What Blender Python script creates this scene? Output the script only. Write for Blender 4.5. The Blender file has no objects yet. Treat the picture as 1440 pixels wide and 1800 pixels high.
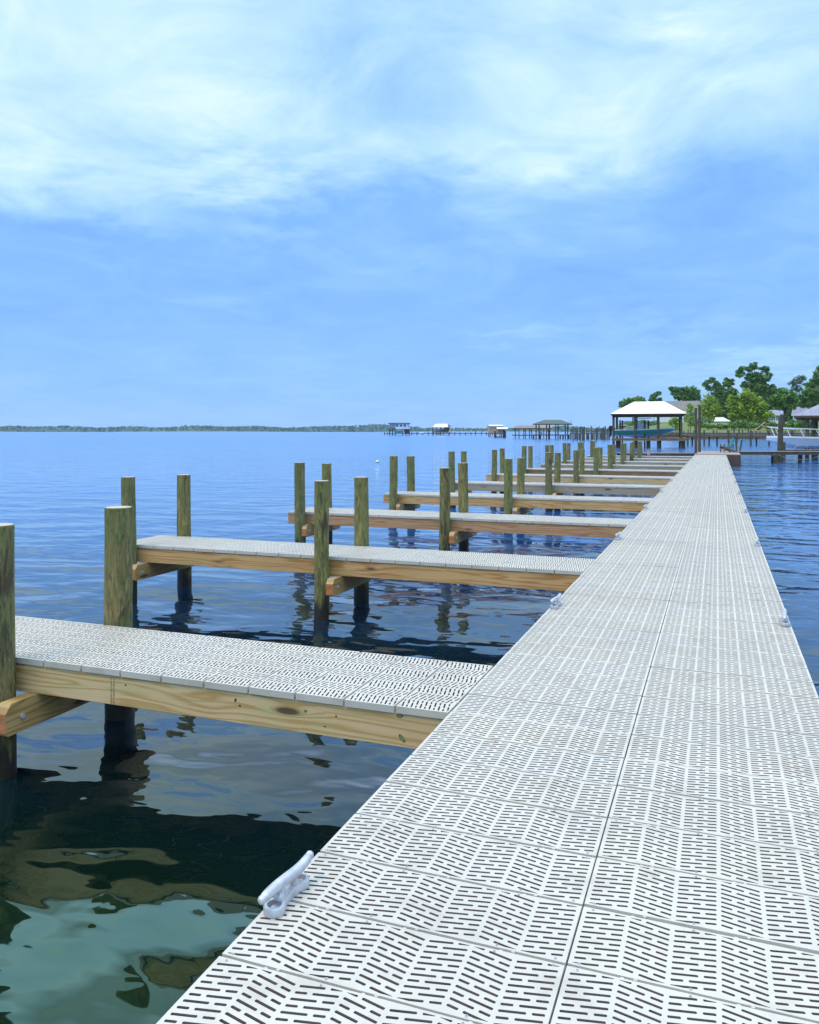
import bpy, bmesh, math, random
import numpy as np
from mathutils import Vector, Matrix
from mathutils.geometry import delaunay_2d_cdt
R_ = math.radians
rnd = random.Random(11)
scene = bpy.context.scene
COL = scene.collection

# ------------------------------------------------------------------ camera
F, CX, HY = 1430.0, 720.0, 758.0          # survey of the photograph: focal length, centre, horizon (px)
TH = R_(20.72)
CAMZ, DECK = 2.21, 0.73
cam_d = bpy.data.cameras.new('camera'); cam = bpy.data.objects.new('camera', cam_d); COL.objects.link(cam)
cam.location = (0, 0, CAMZ); cam.rotation_euler = (R_(90), 0, TH)
cam_d.sensor_fit = 'HORIZONTAL'; cam_d.sensor_width = 36; cam_d.lens = F/1440*36
cam_d.shift_y = (HY-900)/1440
cam_d.clip_start = 0.05; cam_d.clip_end = 20000
scene.camera = cam
ct, st = math.cos(TH), math.sin(TH)
def P(px, zc, z=0.0):                       # photo column + distance -> world
    xc = (px-CX)/F*zc
    return Vector((xc*ct - zc*st, xc*st + zc*ct, z))
def zof(py, zc): return CAMZ - (py-HY)*zc/F

# ------------------------------------------------------------------ world and sun
scene.view_settings.view_transform = 'Standard'; scene.view_settings.look = 'None'
scene.view_settings.exposure = 0.12; scene.view_settings.gamma = 1.0; scene.view_settings.use_curve_mapping = False
SUN = Vector((-0.36, -0.36, 0.86)).normalized()
class NT:
    def __init__(s, tree): s.t = tree; s.n = tree.nodes; s.l = tree.links
    def new(s, typ, **kw):
        n = s.n.new(typ)
        for k, v in kw.items(): setattr(n, k, v)
        return n
    def put(s, sock, v):
        if v is None: return
        if hasattr(v, 'is_output'): s.l.new(v, sock)
        else: sock.default_value = v
    def m(s, op, a, b=None, c=None, clamp=False):
        n = s.new('ShaderNodeMath', operation=op, use_clamp=clamp)
        s.put(n.inputs[0], a); s.put(n.inputs[1], b)
        if c is not None: s.put(n.inputs[2], c)
        return n.outputs[0]
    def vm(s, op, a, b=None, sc=None):
        n = s.new('ShaderNodeVectorMath', operation=op)
        s.put(n.inputs[0], a); s.put(n.inputs[1], b)
        if sc is not None: s.put(n.inputs['Scale'], sc)
        return n.outputs[0]
    def noise(s, vec, scale, detail=2, rough=.5, dist=0.0, out=0):
        n = s.new('ShaderNodeTexNoise'); s.put(n.inputs['Vector'], vec)
        n.inputs['Scale'].default_value = scale; n.inputs['Detail'].default_value = detail
        n.inputs['Roughness'].default_value = rough; n.inputs['Distortion'].default_value = dist
        return n.outputs[out]
    def ramp(s, fac, stops, interp='LINEAR'):
        n = s.new('ShaderNodeValToRGB'); n.color_ramp.interpolation = interp
        e = n.color_ramp.elements
        while len(e) < len(stops): e.new(0.5)
        for i, (p, c) in enumerate(stops):
            e[i].position = p
            e[i].color = (c, c, c, 1) if isinstance(c, (int, float)) else (*c, 1)
        s.put(n.inputs[0], fac); return n.outputs[0]
    def mix(s, fac, a, b, mode='MIX'):
        n = s.new('ShaderNodeMix', data_type='RGBA', blend_type=mode)
        s.put(n.inputs[0], fac)
        s.put(n.inputs[6], (*a, 1) if isinstance(a, tuple) else a)
        s.put(n.inputs[7], (*b, 1) if isinstance(b, tuple) else b)
        return n.outputs[2]
    def mapr(s, v, a, b, c, d, typ='LINEAR'):
        n = s.new('ShaderNodeMapRange', interpolation_type=typ)
        s.put(n.inputs[0], v)
        for i, q in enumerate((a, b, c, d)): n.inputs[i+1].default_value = q
        return n.outputs[0]
    def xyz(s, v):
        n = s.new('ShaderNodeSeparateXYZ'); s.put(n.inputs[0], v); return n.outputs
    def cxyz(s, x, y, z):
        n = s.new('ShaderNodeCombineXYZ')
        for i, q in enumerate((x, y, z)): s.put(n.inputs[i], q)
        return n.outputs[0]

def build_world():
    w = bpy.data.worlds.new('World'); scene.world = w; w.use_nodes = True
    T = NT(w.node_tree); w.node_tree.nodes.clear()
    out = T.new('ShaderNodeOutputWorld'); bg = T.new('ShaderNodeBackground')
    T.l.new(bg.outputs[0], out.inputs[0]); bg.inputs[1].default_value = 0.1
    sky = T.new('ShaderNodeTexSky', sky_type='NISHITA'); sky.sun_disc = False
    sky.sun_elevation = math.asin(SUN.z); sky.sun_rotation = math.atan2(SUN.x, SUN.y)
    d = T.new('ShaderNodeTexCoord').outputs['Generated']
    x, y, z = T.xyz(d)
    zc_ = T.m('MAXIMUM', z, 0.0)
    # a cloud layer seen in perspective
    den = T.m('ADD', zc_, 0.16)
    cp = T.cxyz(T.m('DIVIDE', x, den), T.m('DIVIDE', y, den), 0.0)
    n1 = T.noise(cp, 0.9, 8, .6, .9)
    n2 = T.noise(cp, 2.4, 9, .64, 1.1)
    wv = T.noise(cp, 1.6, 8, .62, 0.3, 1)
    wx, wy, wz = T.xyz(wv)
    az = T.m('ADD', T.m('ARCTAN2', x, y), T.m('MULTIPLY', T.m('SUBTRACT', wx, .5), .50))
    el = T.m('ADD', T.m('ARCSINE', zc_), T.m('MULTIPLY', T.m('SUBTRACT', wy, .5), .26))
    base = T.ramp(el, [(0.0, .24), (.05, .20), (.14, .12), (.19, .13), (.26, .28), (.34, .42), (.5, .55), (1.0, .75)])
    acc = base
    # cloud banks by bearing and elevation
    for (px, py, rx, ry, amp) in [(150, 110, 330, 150, .32), (430, 205, 150, 60, .28), (60, 265, 200, 50, .2),
                                  (980, 150, 250, 120, .13), (1180, 100, 110, 26, .22), (1060, 205, 160, 28, .16),
                                  (760, 255, 190, 34, .18), (650, 60, 150, 130, -.16), (470, 325, 190, 40, -.22),
                                  (110, 395, 190, 38, -.20), (1150, 345, 420, 50, -.15), (350, 478, 110, 22, .10),
                                  (500, 370, 110, 18, .12), (960, 578, 210, 14, .12), (1400, 660, 170, 24, .22), (1150, 640, 120, 50, .08),
                                  (1390, 60, 200, 120, .12)]:
        a = math.atan((px-CX)/F)
        a0 = a - TH; e0 = math.atan((HY-py)/F*math.cos(a))
        sa = rx/F*math.cos(a)**2; se = ry/F*math.cos(a)
        u = T.m('DIVIDE', T.m('SUBTRACT', az, a0), sa); v = T.m('DIVIDE', T.m('SUBTRACT', el, e0), se)
        g = T.m('EXPONENT', T.m('MULTIPLY', T.m('ADD', T.m('MULTIPLY', u, u), T.m('MULTIPLY', v, v)), -0.8))
        acc = T.m('MULTIPLY_ADD', g, amp, acc)
    lift = T.mapr(z, .06, .32, .30, 1.0)
    acc = T.m('ADD', acc, T.m('MULTIPLY', T.m('MULTIPLY', T.m('SUBTRACT', n1, .5), .55), lift))
    acc = T.m('ADD', acc, T.m('MULTIPLY', T.m('MULTIPLY', T.m('SUBTRACT', n2, .5), .85), lift))
    col = T.ramp(acc, [(0.0, (.185, .420, .92)), (.15, (.225, .485, .96)), (.45, (.37, .64, .95)), (.72, (.57, .82, .97)), (1.0, (.86, .99, 1.0))])
    c10 = T.mix(1.0, col, (10.8, 10.8, 10.8), 'MULTIPLY')
    # boost added above the view: brighter, whiter sky to light deck and water
    c10 = T.mix(1.0, c10, T.cxyz(T.mapr(z, .475, .57, 1.0, 2.7), T.mapr(z, .475, .57, 1.0, 2.4), T.mapr(z, .475, .57, 1.0, 2.55)), 'MULTIPLY')
    tot = T.mix(0.10, c10, sky.outputs[0])
    T.l.new(tot, bg.inputs[0])
build_world()
sd = bpy.data.lights.new('sun', 'SUN'); sd.energy = 1.2; sd.angle = R_(20); sd.color = (1.0, .85, .60)
sun = bpy.data.objects.new('sun', sd); COL.objects.link(sun)
sun.rotation_euler = SUN.to_track_quat('Z', 'Y').to_euler(); sun.location = (0, -10, 40)

# ------------------------------------------------------------------ helpers
class MB:
    """collects shapes, build() links them as one mesh object"""
    def __init__(s): s.v = []; s.f = []; s.mi = []
    def add(s, vs, fs, mi=0):
        o = len(s.v); s.v += [tuple(q) for q in vs]
        for f in fs: s.f.append(tuple(i+o for i in f)); s.mi.append(mi)
        return s
    def box(s, x0, x1, y0, y1, z0, z1, mi=0, ch=0.0):
        if ch:
            bm = bmesh.new(); bmesh.ops.create_cube(bm, size=1)
            for q in bm.verts: q.co = Vector(((x0+x1)/2+q.co.x*(x1-x0), (y0+y1)/2+q.co.y*(y1-y0), (z0+z1)/2+q.co.z*(z1-z0)))
            bmesh.ops.bevel(bm, geom=bm.edges[:], offset=ch, segments=1, affect='EDGES')
            s.bm(bm, mi); return s
        v = [(x, y, z) for z in (z0, z1) for y in (y0, y1) for x in (x0, x1)]
        return s.add(v, [(0,2,3,1), (4,5,7,6), (0,1,5,4), (2,6,7,3), (0,4,6,2), (1,3,7,5)], mi)
    def bm(s, bm, mi=0):
        bm.verts.index_update(); s.add([q.co[:] for q in bm.verts], [[q.index for q in f.verts] for f in bm.faces], mi); bm.free()
    def tube(s, pts, r, n=8, mi=0, caps=True):
        pts = [Vector(p) for p in pts]; rs = r if isinstance(r, (list, tuple)) else [r]*len(pts)
        vs = []; fs = []; up = None
        for i, p in enumerate(pts):
            t = (pts[min(i+1, len(pts)-1)]-pts[max(i-1, 0)]).normalized()
            if up is None: up = Vector((0, 0, 1)) if abs(t.z) < .9 else Vector((1, 0, 0))
            a = t.cross(up).normalized(); b = a.cross(t).normalized(); up = b
            for k in range(n):
                q = 2*math.pi*k/n; vs.append(p + (a*math.cos(q)+b*math.sin(q))*rs[i])
        for i in range(len(pts)-1):
            for k in range(n):
                k2 = (k+1) % n; fs.append((i*n+k, i*n+k2, (i+1)*n+k2, (i+1)*n+k))
        if caps: fs += [tuple(range(n))[::-1], tuple((len(pts)-1)*n+k for k in range(n))]
        return s.add(vs, fs, mi)
    def ball(s, c, r, mi=0, sc=(1, 1, 1), sub=2):
        bm = bmesh.new(); bmesh.ops.create_icosphere(bm, subdivisions=sub, radius=r)
        for q in bm.verts: q.co = Vector((q.co.x*sc[0]+c[0], q.co.y*sc[1]+c[1], q.co.z*sc[2]+c[2]))
        s.bm(bm, mi); return s
    def bar(s, a, b, w, h, mi=0):           # square bar between two points
        a, b = Vector(a), Vector(b); t = (b-a).normalized()
        up = Vector((0, 0, 1)) if abs(t.z) < .95 else Vector((0, 1, 0))
        x = t.cross(up).normalized(); y = x.cross(t)
        vs = [p + x*sx*w/2 + y*sy*h/2 for p in (a, b) for sx, sy in ((-1,-1), (1,-1), (1,1), (-1,1))]
        return s.add(vs, [(3,2,1,0), (4,5,6,7), (0,1,5,4), (1,2,6,5), (2,3,7,6), (3,0,4,7)], mi)
    def mesh(s, name, mats, smooth=False):
        me = bpy.data.meshes.new(name); me.from_pydata(s.v, [], s.f)
        for m in (mats if isinstance(mats, (list, tuple)) else [mats]): me.materials.append(m)
        me.polygons.foreach_set('material_index', s.mi)
        if smooth: me.polygons.foreach_set('use_smooth', [True]*len(s.f))
        me.update(); return me
    def build(s, name, mats, parent=None, smooth=False):
        return link(name, s.mesh(name, mats, smooth), parent)
def link(name, me, parent=None):
    o = bpy.data.objects.new(name, me); COL.objects.link(o)
    if parent: o.parent = parent
    return o
def tag(o, label=None, cat=None, group=None, kind=None):
    if label: o['label'] = label
    if cat: o['category'] = cat
    if group: o['group'] = group
    if kind: o['kind'] = kind
    return o
def empty(name, loc, rz=0.0, label=None, cat=None, group=None):
    o = bpy.data.objects.new(name, None); COL.objects.link(o); o.empty_display_size = .2
    o.location = loc; o.rotation_euler = (0, 0, rz); return tag(o, label, cat, group)
ORD = ['nearest', 'second', 'third', 'fourth', 'fifth', 'sixth', 'seventh', 'eighth', 'ninth', 'tenth', 'eleventh', 'twelfth']
def smooth_by_angle(o, deg=35):
    me = o.data; me.polygons.foreach_set('use_smooth', [True]*len(me.polygons))
    bm = bmesh.new(); bm.from_mesh(me)
    for e in bm.edges: e.smooth = e.calc_face_angle(0.0) < R_(deg) if len(e.link_faces) == 2 else False
    bm.to_mesh(me); bm.free()

# ------------------------------------------------------------------ materials
def newmat(name):
    m = bpy.data.materials.new(name); m.use_nodes = True
    T = NT(m.node_tree); b = m.node_tree.nodes['Principled BSDF']; return m, T, b
def plain(name, c, rough=.6, var=.15, scale=3.0, metal=0.0, bump=0.0, coord='Object'):
    m, T, b = newmat(name)
    tc = T.new('ShaderNodeTexCoord').outputs[coord]
    n = T.noise(tc, scale, 5, .6)
    k = T.mapr(n, .3, .7, 1-var, 1+var)
    col = T.mix(1.0, c, T.cxyz(k, k, k), 'MULTIPLY')
    T.l.new(col, b.inputs['Base Color']); b.inputs['Roughness'].default_value = rough; b.inputs['Metallic'].default_value = metal
    if bump:
        bp = T.new('ShaderNodeBump'); bp.inputs['Strength'].default_value = bump; bp.inputs['Distance'].default_value = .02
        T.l.new(T.noise(tc, scale*4, 4), bp.inputs['Height']); T.l.new(bp.outputs[0], b.inputs['Normal'])
    return m
def wood_mat(name, light, dark, knot=True, axis=0, tone=.25):
    m, T, b = newmat(name)
    tc = T.new('ShaderNodeTexCoord').outputs['Object']
    rn = T.new('ShaderNodeObjectInfo').outputs['Random']
    x, y, z = T.xyz(tc)
    if axis == 1: x, y = y, x
    off = T.m('MULTIPLY', rn, 37.0)
    lx = T.m('ADD', x, off)
    # knots: sparse cells along the board
    vec = T.cxyz(T.m('MULTIPLY', lx, 1.5), T.m('MULTIPLY', T.m('ADD', y, off), 1.5), T.m('MULTIPLY', z, 6.0))
    vo = T.new('ShaderNodeTexVoronoi', feature='F1'); T.l.new(vec, vo.inputs['Vector']); vo.inputs['Scale'].default_value = 1.0
    kd = vo.outputs['Distance']; pick = T.xyz(vo.outputs['Color'])[0]
    sel = T.mapr(pick, .38, .42, 0, 1) if knot else 0.0
    swirl = T.m('MULTIPLY', T.m('EXPONENT', T.m('MULTIPLY', T.m('MULTIPLY', kd, kd), -14.0)), sel)
    gz = T.m('ADD', z, T.m('MULTIPLY', swirl, .05))
    low = T.noise(T.cxyz(T.m('MULTIPLY', lx, .55), off, T.m('MULTIPLY', gz, 7.0)), 1.0, 3, .5, .3)
    ph = T.m('ADD', T.m('MULTIPLY', gz, 120.0), T.m('MULTIPLY', low, 46.0))
    ring = T.m('MULTIPLY_ADD', T.m('SINE', ph), .5, .5)
    ring = T.m('POWER', ring, 2.2)
    fine = T.noise(T.cxyz(T.m('MULTIPLY', lx, 3.0), T.m('MULTIPLY', y, 80.0), T.m('MULTIPLY', gz, 160.0)), 1.0, 3, .6)
    big = T.noise(T.cxyz(T.m('MULTIPLY', lx, .9), off, T.m('MULTIPLY', z, 3.0)), 1.0, 3, .55)
    g = T.m('ADD', T.m('MULTIPLY', ring, .55), T.m('MULTIPLY', fine, .45))
    col = T.mix(T.mapr(g, .12, .80, 0, .95), light, dark)
    col = T.mix(T.mapr(big, .45, .7, 0, tone), col, tuple(c*.55*k for c, k in zip(light, (1.0, .88, .6))))
    col = T.mix(T.mapr(T.noise(T.cxyz(T.m('MULTIPLY', lx, 1.7), off, T.m('MULTIPLY', z, 8.0)), 1.0, 2), .58, .75, 0, .35), col, (.34, .40, .14))
    core = T.mapr(kd, .085, .13, 1, 0); core = T.m('MULTIPLY', core, sel)
    rim = T.m('MULTIPLY', T.mapr(kd, .10, .20, 1, 0), sel)
    col = T.mix(T.m('MULTIPLY', rim, .65), col, (.20, .10, .035))
    col = T.mix(T.m('MULTIPLY', core, .8), col, (.06, .03, .012))
    hs = T.new('ShaderNodeHueSaturation'); T.l.new(col, hs.inputs['Color'])
    T.l.new(T.mapr(rn, 0, 1, .82, 1.12), hs.inputs['Value'])
    T.l.new(hs.outputs[0], b.inputs['Base Color']); b.inputs['Roughness'].default_value = .62
    bp = T.new('ShaderNodeBump'); bp.inputs['Strength'].default_value = .25; bp.inputs['Distance'].default_value = .004
    T.l.new(g, bp.inputs['Height']); T.l.new(bp.outputs[0], b.inputs['Normal'])
    return m
def pile_mat():
    m, T, b = newmat('treated_pile')
    tc = T.new('ShaderNodeTexCoord').outputs['Object']; oi = T.new('ShaderNodeObjectInfo').outputs['Random']
    geo = T.new('ShaderNodeNewGeometry').outputs['Position']
    x, y, z = T.xyz(tc); off = T.m('MULTIPLY', oi, 60.0)
    v = T.cxyz(T.m('ADD', x, off), T.m('ADD', y, off), T.m('MULTIPLY', z, .16))
    vv = T.cxyz(T.m('ADD', x, off), T.m('ADD', y, off), T.m('MULTIPLY', z, .26))
    grain = T.noise(v, 30, 6, .72, .9); patch = T.noise(vv, 8, 6, .65, .9); stain = T.noise(vv, 6.5, 6, .62, 1.2)
    oi2 = T.m('FRACT', T.m('MULTIPLY', oi, 7.31))
    c1 = T.mix(oi, (.285, .265, .075), (.315, .220, .085))
    c1 = T.mix(T.mapr(grain, .35, .68, 0, 1), c1, T.mix(oi2, (.050, .060, .020), (.070, .045, .018)))
    c1 = T.mix(T.mapr(T.m('ADD', patch, T.mapr(oi, 0, 1, -.06, .12)), .48, .70, 0, .55), c1, (.065, .150, .035))
    thr = T.m('ADD', stain, T.mapr(oi2, 0, 1, -.10, .07))
    c1 = T.mix(T.mapr(thr, .585, .66, 0, .80), c1, (.050, .028, .014))
    c1 = T.mix(T.mapr(T.noise(v, 60, 3, .6, .5), .57, .64, 0, .75), c1, (.045, .035, .018))
    wz = T.xyz(geo)[2]
    edge = T.m('ADD', T.m('SUBTRACT', wz, .22), T.m('MULTIPLY', T.m('SUBTRACT', T.noise(v, 16, 3), .5), .5))
    wet = T.mapr(edge, -.05, .06, 1, 0)
    c1 = T.mix(T.m('MULTIPLY', wet, .93), c1, (.018, .012, .008))
    T.l.new(c1, b.inputs['Base Color'])
    T.l.new(T.mapr(wet, 0, 1, .8, .35), b.inputs['Roughness'])
    bp = T.new('ShaderNodeBump'); bp.inputs['Strength'].default_value = .7; bp.inputs['Distance'].default_value = .012
    T.l.new(grain, bp.inputs['Height']); T.l.new(bp.outputs[0], b.inputs['Normal'])
    return m
def endgrain_mat():
    m, T, b = newmat('cut_wood_top')
    tc = T.new('ShaderNodeTexCoord').outputs['Object']
    x, y, z = T.xyz(tc)
    r = T.m('SQRT', T.m('ADD', T.m('MULTIPLY', x, x), T.m('MULTIPLY', y, y)))
    r = T.m('ADD', r, T.m('MULTIPLY', T.noise(tc, 14, 2), .02))
    w = T.m('MULTIPLY_ADD', T.m('SINE', T.m('MULTIPLY', r, 520.0)), .5, .5)
    T.l.new(T.mix(w, (.52, .46, .36), (.38, .32, .23)), b.inputs['Base Color']); b.inputs['Roughness'].default_value = .85
    return m
def deck_mat():
    m, T, b = newmat('deck_plastic')
    tc = T.new('ShaderNodeTexCoord').outputs['Object']; geo = T.new('ShaderNodeNewGeometry').outputs['Position']
    rn = T.new('ShaderNodeObjectInfo').outputs['Random']
    n = T.noise(geo, 1.1, 5, .6); sp = T.noise(geo, 60, 2, .5); dirt = T.noise(geo, 6.0, 5, .65)
    c = T.mix(T.mapr(n, .35, .65, 0, 1), (.555, .495, .395), (.49, .435, .355))
    c = T.mix(T.mapr(rn, 0, 1, 0, .35), c, (.52, .49, .46))
    c = T.mix(T.mapr(dirt, .52, .74, 0, .5), c, (.33, .28, .22))
    c = T.mix(T.mapr(sp, .66, .74, 0, .30), c, (.42, .40, .36))
    T.l.new(c, b.inputs['Base Color']); b.inputs['Roughness'].default_value = .55
    bp = T.new('ShaderNodeBump'); bp.inputs['Strength'].default_value = .12; bp.inputs['Distance'].default_value = .002
    T.l.new(T.noise(geo, 320, 2), bp.inputs['Height']); T.l.new(bp.outputs[0], b.inputs['Normal'])
    return m
def water_mat():
    m, T, b = newmat('river_water')
    p = T.new('ShaderNodeNewGeometry').outputs['Position']
    x, y, z = T.xyz(p)
    # greener, silty shallows round the near slip; bluer open river beyond
    dx = T.m('SUBTRACT', x, -3.0); dy = T.m('SUBTRACT', y, 0.5)
    dist = T.m('SQRT', T.m('ADD', T.m('MULTIPLY', dx, dx), T.m('MULTIPLY', dy, dy)))
    dist = T.m('ADD', dist, T.m('MULTIPLY', T.m('SUBTRACT', T.noise(p, .5, 3), .5), 2.0))
    far = T.mapr(dist, 2.0, 4.6, 0, 1, 'SMOOTHSTEP')
    c = T.mix(T.mapr(dist, 14, 45, 0, 1), T.mix(T.mapr(dist, 7, 17, 0, 1), T.mix(far, (.0022, .008, .003), (.002, .009, .015)), (.016, .068, .200)), (.050, .165, .440))
    c = T.mix(T.mapr(T.noise(p, .35, 3), .4, .7, 0, .2), c, (.006, .024, .024))
    T.l.new(c, b.inputs['Base Color'])
    b.inputs['IOR'].default_value = 1.78
    T.l.new(T.mix(far, (.46, 1.0, .60), (1.0, 1.0, 1.0)), b.inputs['Specular Tint'])
    T.l.new(T.mapr(y, 12, 120, .02, .16), b.inputs['Roughness'])
    # waves: long chop, short ripples
    rot = T.new('ShaderNodeMapping'); rot.inputs['Rotation'].default_value = (0, 0, R_(-12)); rot.inputs['Scale'].default_value = (.62, 1.0, 1.0)
    T.l.new(p, rot.inputs[0]); q = rot.outputs[0]
    w1 = T.noise(q, .75, 1.5, .5, .5); w2 = T.noise(q, 2.3, 1.5, .45, .6); w3 = T.noise(q, 7.0, 1, .4, .3)
    gust = T.mapr(T.noise(p, .06, 3), .35, .65, .55, 1.25)
    h = T.m('ADD', T.m('MULTIPLY', w1, .40), T.m('ADD', T.m('MULTIPLY', w2, .085), T.m('MULTIPLY', w3, .013)))
    h = T.m('MULTIPLY', h, gust)
    bp = T.new('ShaderNodeBump'); bp.inputs['Strength'].default_value = 1.0; bp.inputs['Distance'].default_value = .42
    T.l.new(h, bp.inputs['Height']); T.l.new(bp.outputs[0], b.inputs['Normal'])
    return m
def leaf_mat(name, c, c2):
    m, T, b = newmat(name)
    geo = T.new('ShaderNodeNewGeometry').outputs['Position']
    n = T.noise(geo, .45, 3, .6); n2 = T.noise(geo, 3.0, 2)
    col = T.mix(T.mapr(n, .38, .62, 0, 1), c, c2)
    k = T.mapr(n2, .3, .7, .75, 1.25)
    T.l.new(T.mix(1.0, col, T.cxyz(k, k, k), 'MULTIPLY'), b.inputs['Base Color']); b.inputs['Roughness'].default_value = .6
    return m
M = dict(
    pile=pile_mat(), endgrain=endgrain_mat(), deck=deck_mat(),
    beam=wood_mat('pine_beam', (.65, .395, .165), (.40, .18, .045)),
    beam_pale=wood_mat('pale_pine_beam', (.68, .48, .255), (.47, .27, .085)),
    beam_red=wood_mat('reddish_pine_beam', (.60, .345, .175), (.40, .18, .07)),
    beam_dark=wood_mat('dark_pine_beam', (.30, .185, .075), (.19, .105, .035)),
    beam_grey=wood_mat('greyed_pine_beam', (.44, .35, .25), (.32, .235, .135)),
    cross=wood_mat('cross_timber', (.52, .33, .13), (.28, .16, .045), axis=1),
    slot_shade=plain('shaded_slot_plastic', (.16, .115, .095), .8, .3, 12),  # slot walls coloured dark to stand in for the shade inside them
    cut=plain('red_cut_end', (.42, .15, .055), .8, .3, 20),
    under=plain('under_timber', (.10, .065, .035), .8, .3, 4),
    steel=plain('galvanised_steel', (.46, .46, .50), .4, .2, 30, .3),
    cleat=plain('cast_cleat_metal', (.50, .49, .50), .40, .20, 25, .35, .1),
    ink2=plain('dark_knot', (.06, .035, .015), .7, .3, 30), knotgreen=plain('treated_green_knot', (.16, .24, .09), .7, .25, 60),
    ink=plain('stamp_ink', (.20, .15, .08), .8, .2, 30),
    white=plain('white_paint', (.78, .79, .78), .5, .08, 2),
    roofwhite=plain('white_metal_roof', (.82, .82, .79), .4, .05, .6),
    darkwood=plain('dark_timber', (.085, .055, .032), .8, .35, 3),  # dark brown for beams, piles and roof undersides alike
    oldwood=plain('weathered_boards', (.30, .22, .19), .8, .3, 3),
    brownwood=plain('brown_timber', (.19, .115, .055), .8, .3, 3),
    post=plain('old_post_timber', (.075, .065, .035), .8, .4, 3),
    teal=plain('teal_hull_paint', (.02, .25, .23), .3, .12, 1.2),
    tealchair=plain('teal_chair_paint', (.03, .20, .20), .5, .15, 5),
    glass=plain('window_glass', (.05, .08, .11), .1, .1, 2),
    greyroof=plain('grey_shingle_roof', (.20, .185, .16), .85, .2, 1.2),
    blueroof=plain('blue_grey_roof', (.25, .245, .30), .8, .12, 1.2),
    darkroof=plain('dark_shingle_roof', (.10, .09, .09), .85, .2, 1),
    brownroof=plain('brown_metal_roof', (.21, .15, .135), .7, .15, 1),
    greenroof=plain('green_metal_roof', (.050, .080, .048), .6, .15, 1),
    cream=plain('cream_roof', (.72, .66, .50), .6, .08, 1),
    tan=plain('tan_board_wall', (.42, .27, .17), .8, .15, 2),
    bluewhite=plain('white_board_wall', (.68, .71, .78), .6, .08, 2),
    hullwhite=plain('white_gelcoat', (.55, .60, .66), .3, .06, 2),
    black=plain('black_rubber', (.02, .02, .022), .5, .2, 5),
    rope=plain('grey_rope', (.28, .27, .24), .9, .2, 20),
    magenta=plain('maroon_pole', (.13, .02, .05), .6, .2, 5),
    beige=plain('beige_plastic', (.55, .36, .28), .6, .1, 5),
    bark=plain('bark', (.075, .055, .04), .9, .35, 2),
    deadwood=plain('bleached_wood', (.42, .28, .17), .8, .2, 3),
    lawn=plain('lawn_grass', (.115, .140, .026), .95, .45, 26.0, coord='Generated'),
    leaf_dark=leaf_mat('dark_leaves', (.045, .135, .018), (.130, .265, .034)),
    leaf_mid=leaf_mat('mid_green_leaves', (.065, .160, .020), (.140, .275, .034)),
    leaf_light=leaf_mat('yellow_green_leaves', (.19, .300, .012), (.31, .420, .022)),
    leaf_pale=leaf_mat('grey_green_leaves', (.10, .17, .10), (.15, .23, .14)),
    leaf_far=leaf_mat('far_forest', (.008, .080, .078), (.020, .115, .100)),
    sand=plain('sand', (.16, .20, .12), .9, .1, 1),
)

# ------------------------------------------------------------------ water, far shore, land
wm = MB(); wm.add([(-5600, -500, 0), (4500, -500, 0), (4500, 3700, 0), (-5600, 3700, 0)], [(0, 1, 2, 3)])
tag(wm.build('water', water_mat()), kind='structure')

def grid_obj(name, rows, mat):
    g = MB(); n = len(rows[0]); vs = [q for r in rows for q in r]
    g.add(vs, [(i*n+j, i*n+j+1, (i+1)*n+j+1, (i+1)*n+j) for i in range(len(rows)-1) for j in range(n-1)])
    return g.build(name, mat, smooth=True)
rows = []
for zc, z in ((2600, -.5), (2612, .6), (2640, 1.2), (3000, 8)):
    rows.append([P(px, zc*(1+.02*math.sin(px*.013)), z) for px in range(-700, 1120, 20)])
tag(grid_obj('far_shore', rows, M['sand']), kind='structure')
def tree_h(px):
    b = 14.5 + 1.8*math.sin(px*.021) + 2*math.sin(px*.057+1)
    if px > 560: b += 4*math.sin((px-560)*.018)
    if px > 740: b -= 6
    return max(b, 9)
fb = MB()
lo_, hi_ = [], []
for px in range(-650, 1092, 3):
    h = tree_h(px)*(.80+.12*math.sin(px*1.7)+.08*rnd.random())
    lo_.append(P(px, 2640, .5)); hi_.append(P(px, 2660, 1+h))
fb.add(lo_+hi_, [(i, i+1, len(lo_)+i+1, len(lo_)+i) for i in range(len(lo_)-1)])
for i in range(9000):
    px = rnd.uniform(-650, 1090); zc = rnd.uniform(2622, 2720)
    top = tree_h(px)*(1+.16*(rnd.random()**3)) ; z = 1.0+top*(rnd.random()**.7)
    c = P(px, zc, z); s = rnd.uniform(3.0, 6.0)
    a = Vector((rnd.gauss(0, 1), rnd.gauss(0, 1), rnd.gauss(0, 1))).normalized(); b = a.cross(Vector((rnd.gauss(0,1), rnd.gauss(0,1), .3))).normalized()
    a *= s; b *= s*.75
    fb.add([c-a, c-b*.8, c+a, c+b], [(0, 1, 2, 3)])
tag(fb.build('far_treeline', M['leaf_far']), 'low dark green wooded shoreline along the horizon across the water', 'woodland', kind='stuff')

SHORE = [(1085, 420), (1110, 320), (1135, 262), (1165, 237), (1250, 233), (1340, 231), (1440, 229), (1600, 224), (1900, 215), (2300, 205)]
rows = []
for dz, z in ((0, 1.2), (6, 1.75), (30, 2.4), (60, 3.6), (100, 5.7), (170, 7.2), (400, 8.0)):
    rows.append([P(px, zc+dz, z + .25*math.sin(px*.05+dz)) for px, zc in SHORE])
tag(grid_obj('lawn_bank', rows, M['lawn']), kind='structure')
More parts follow.
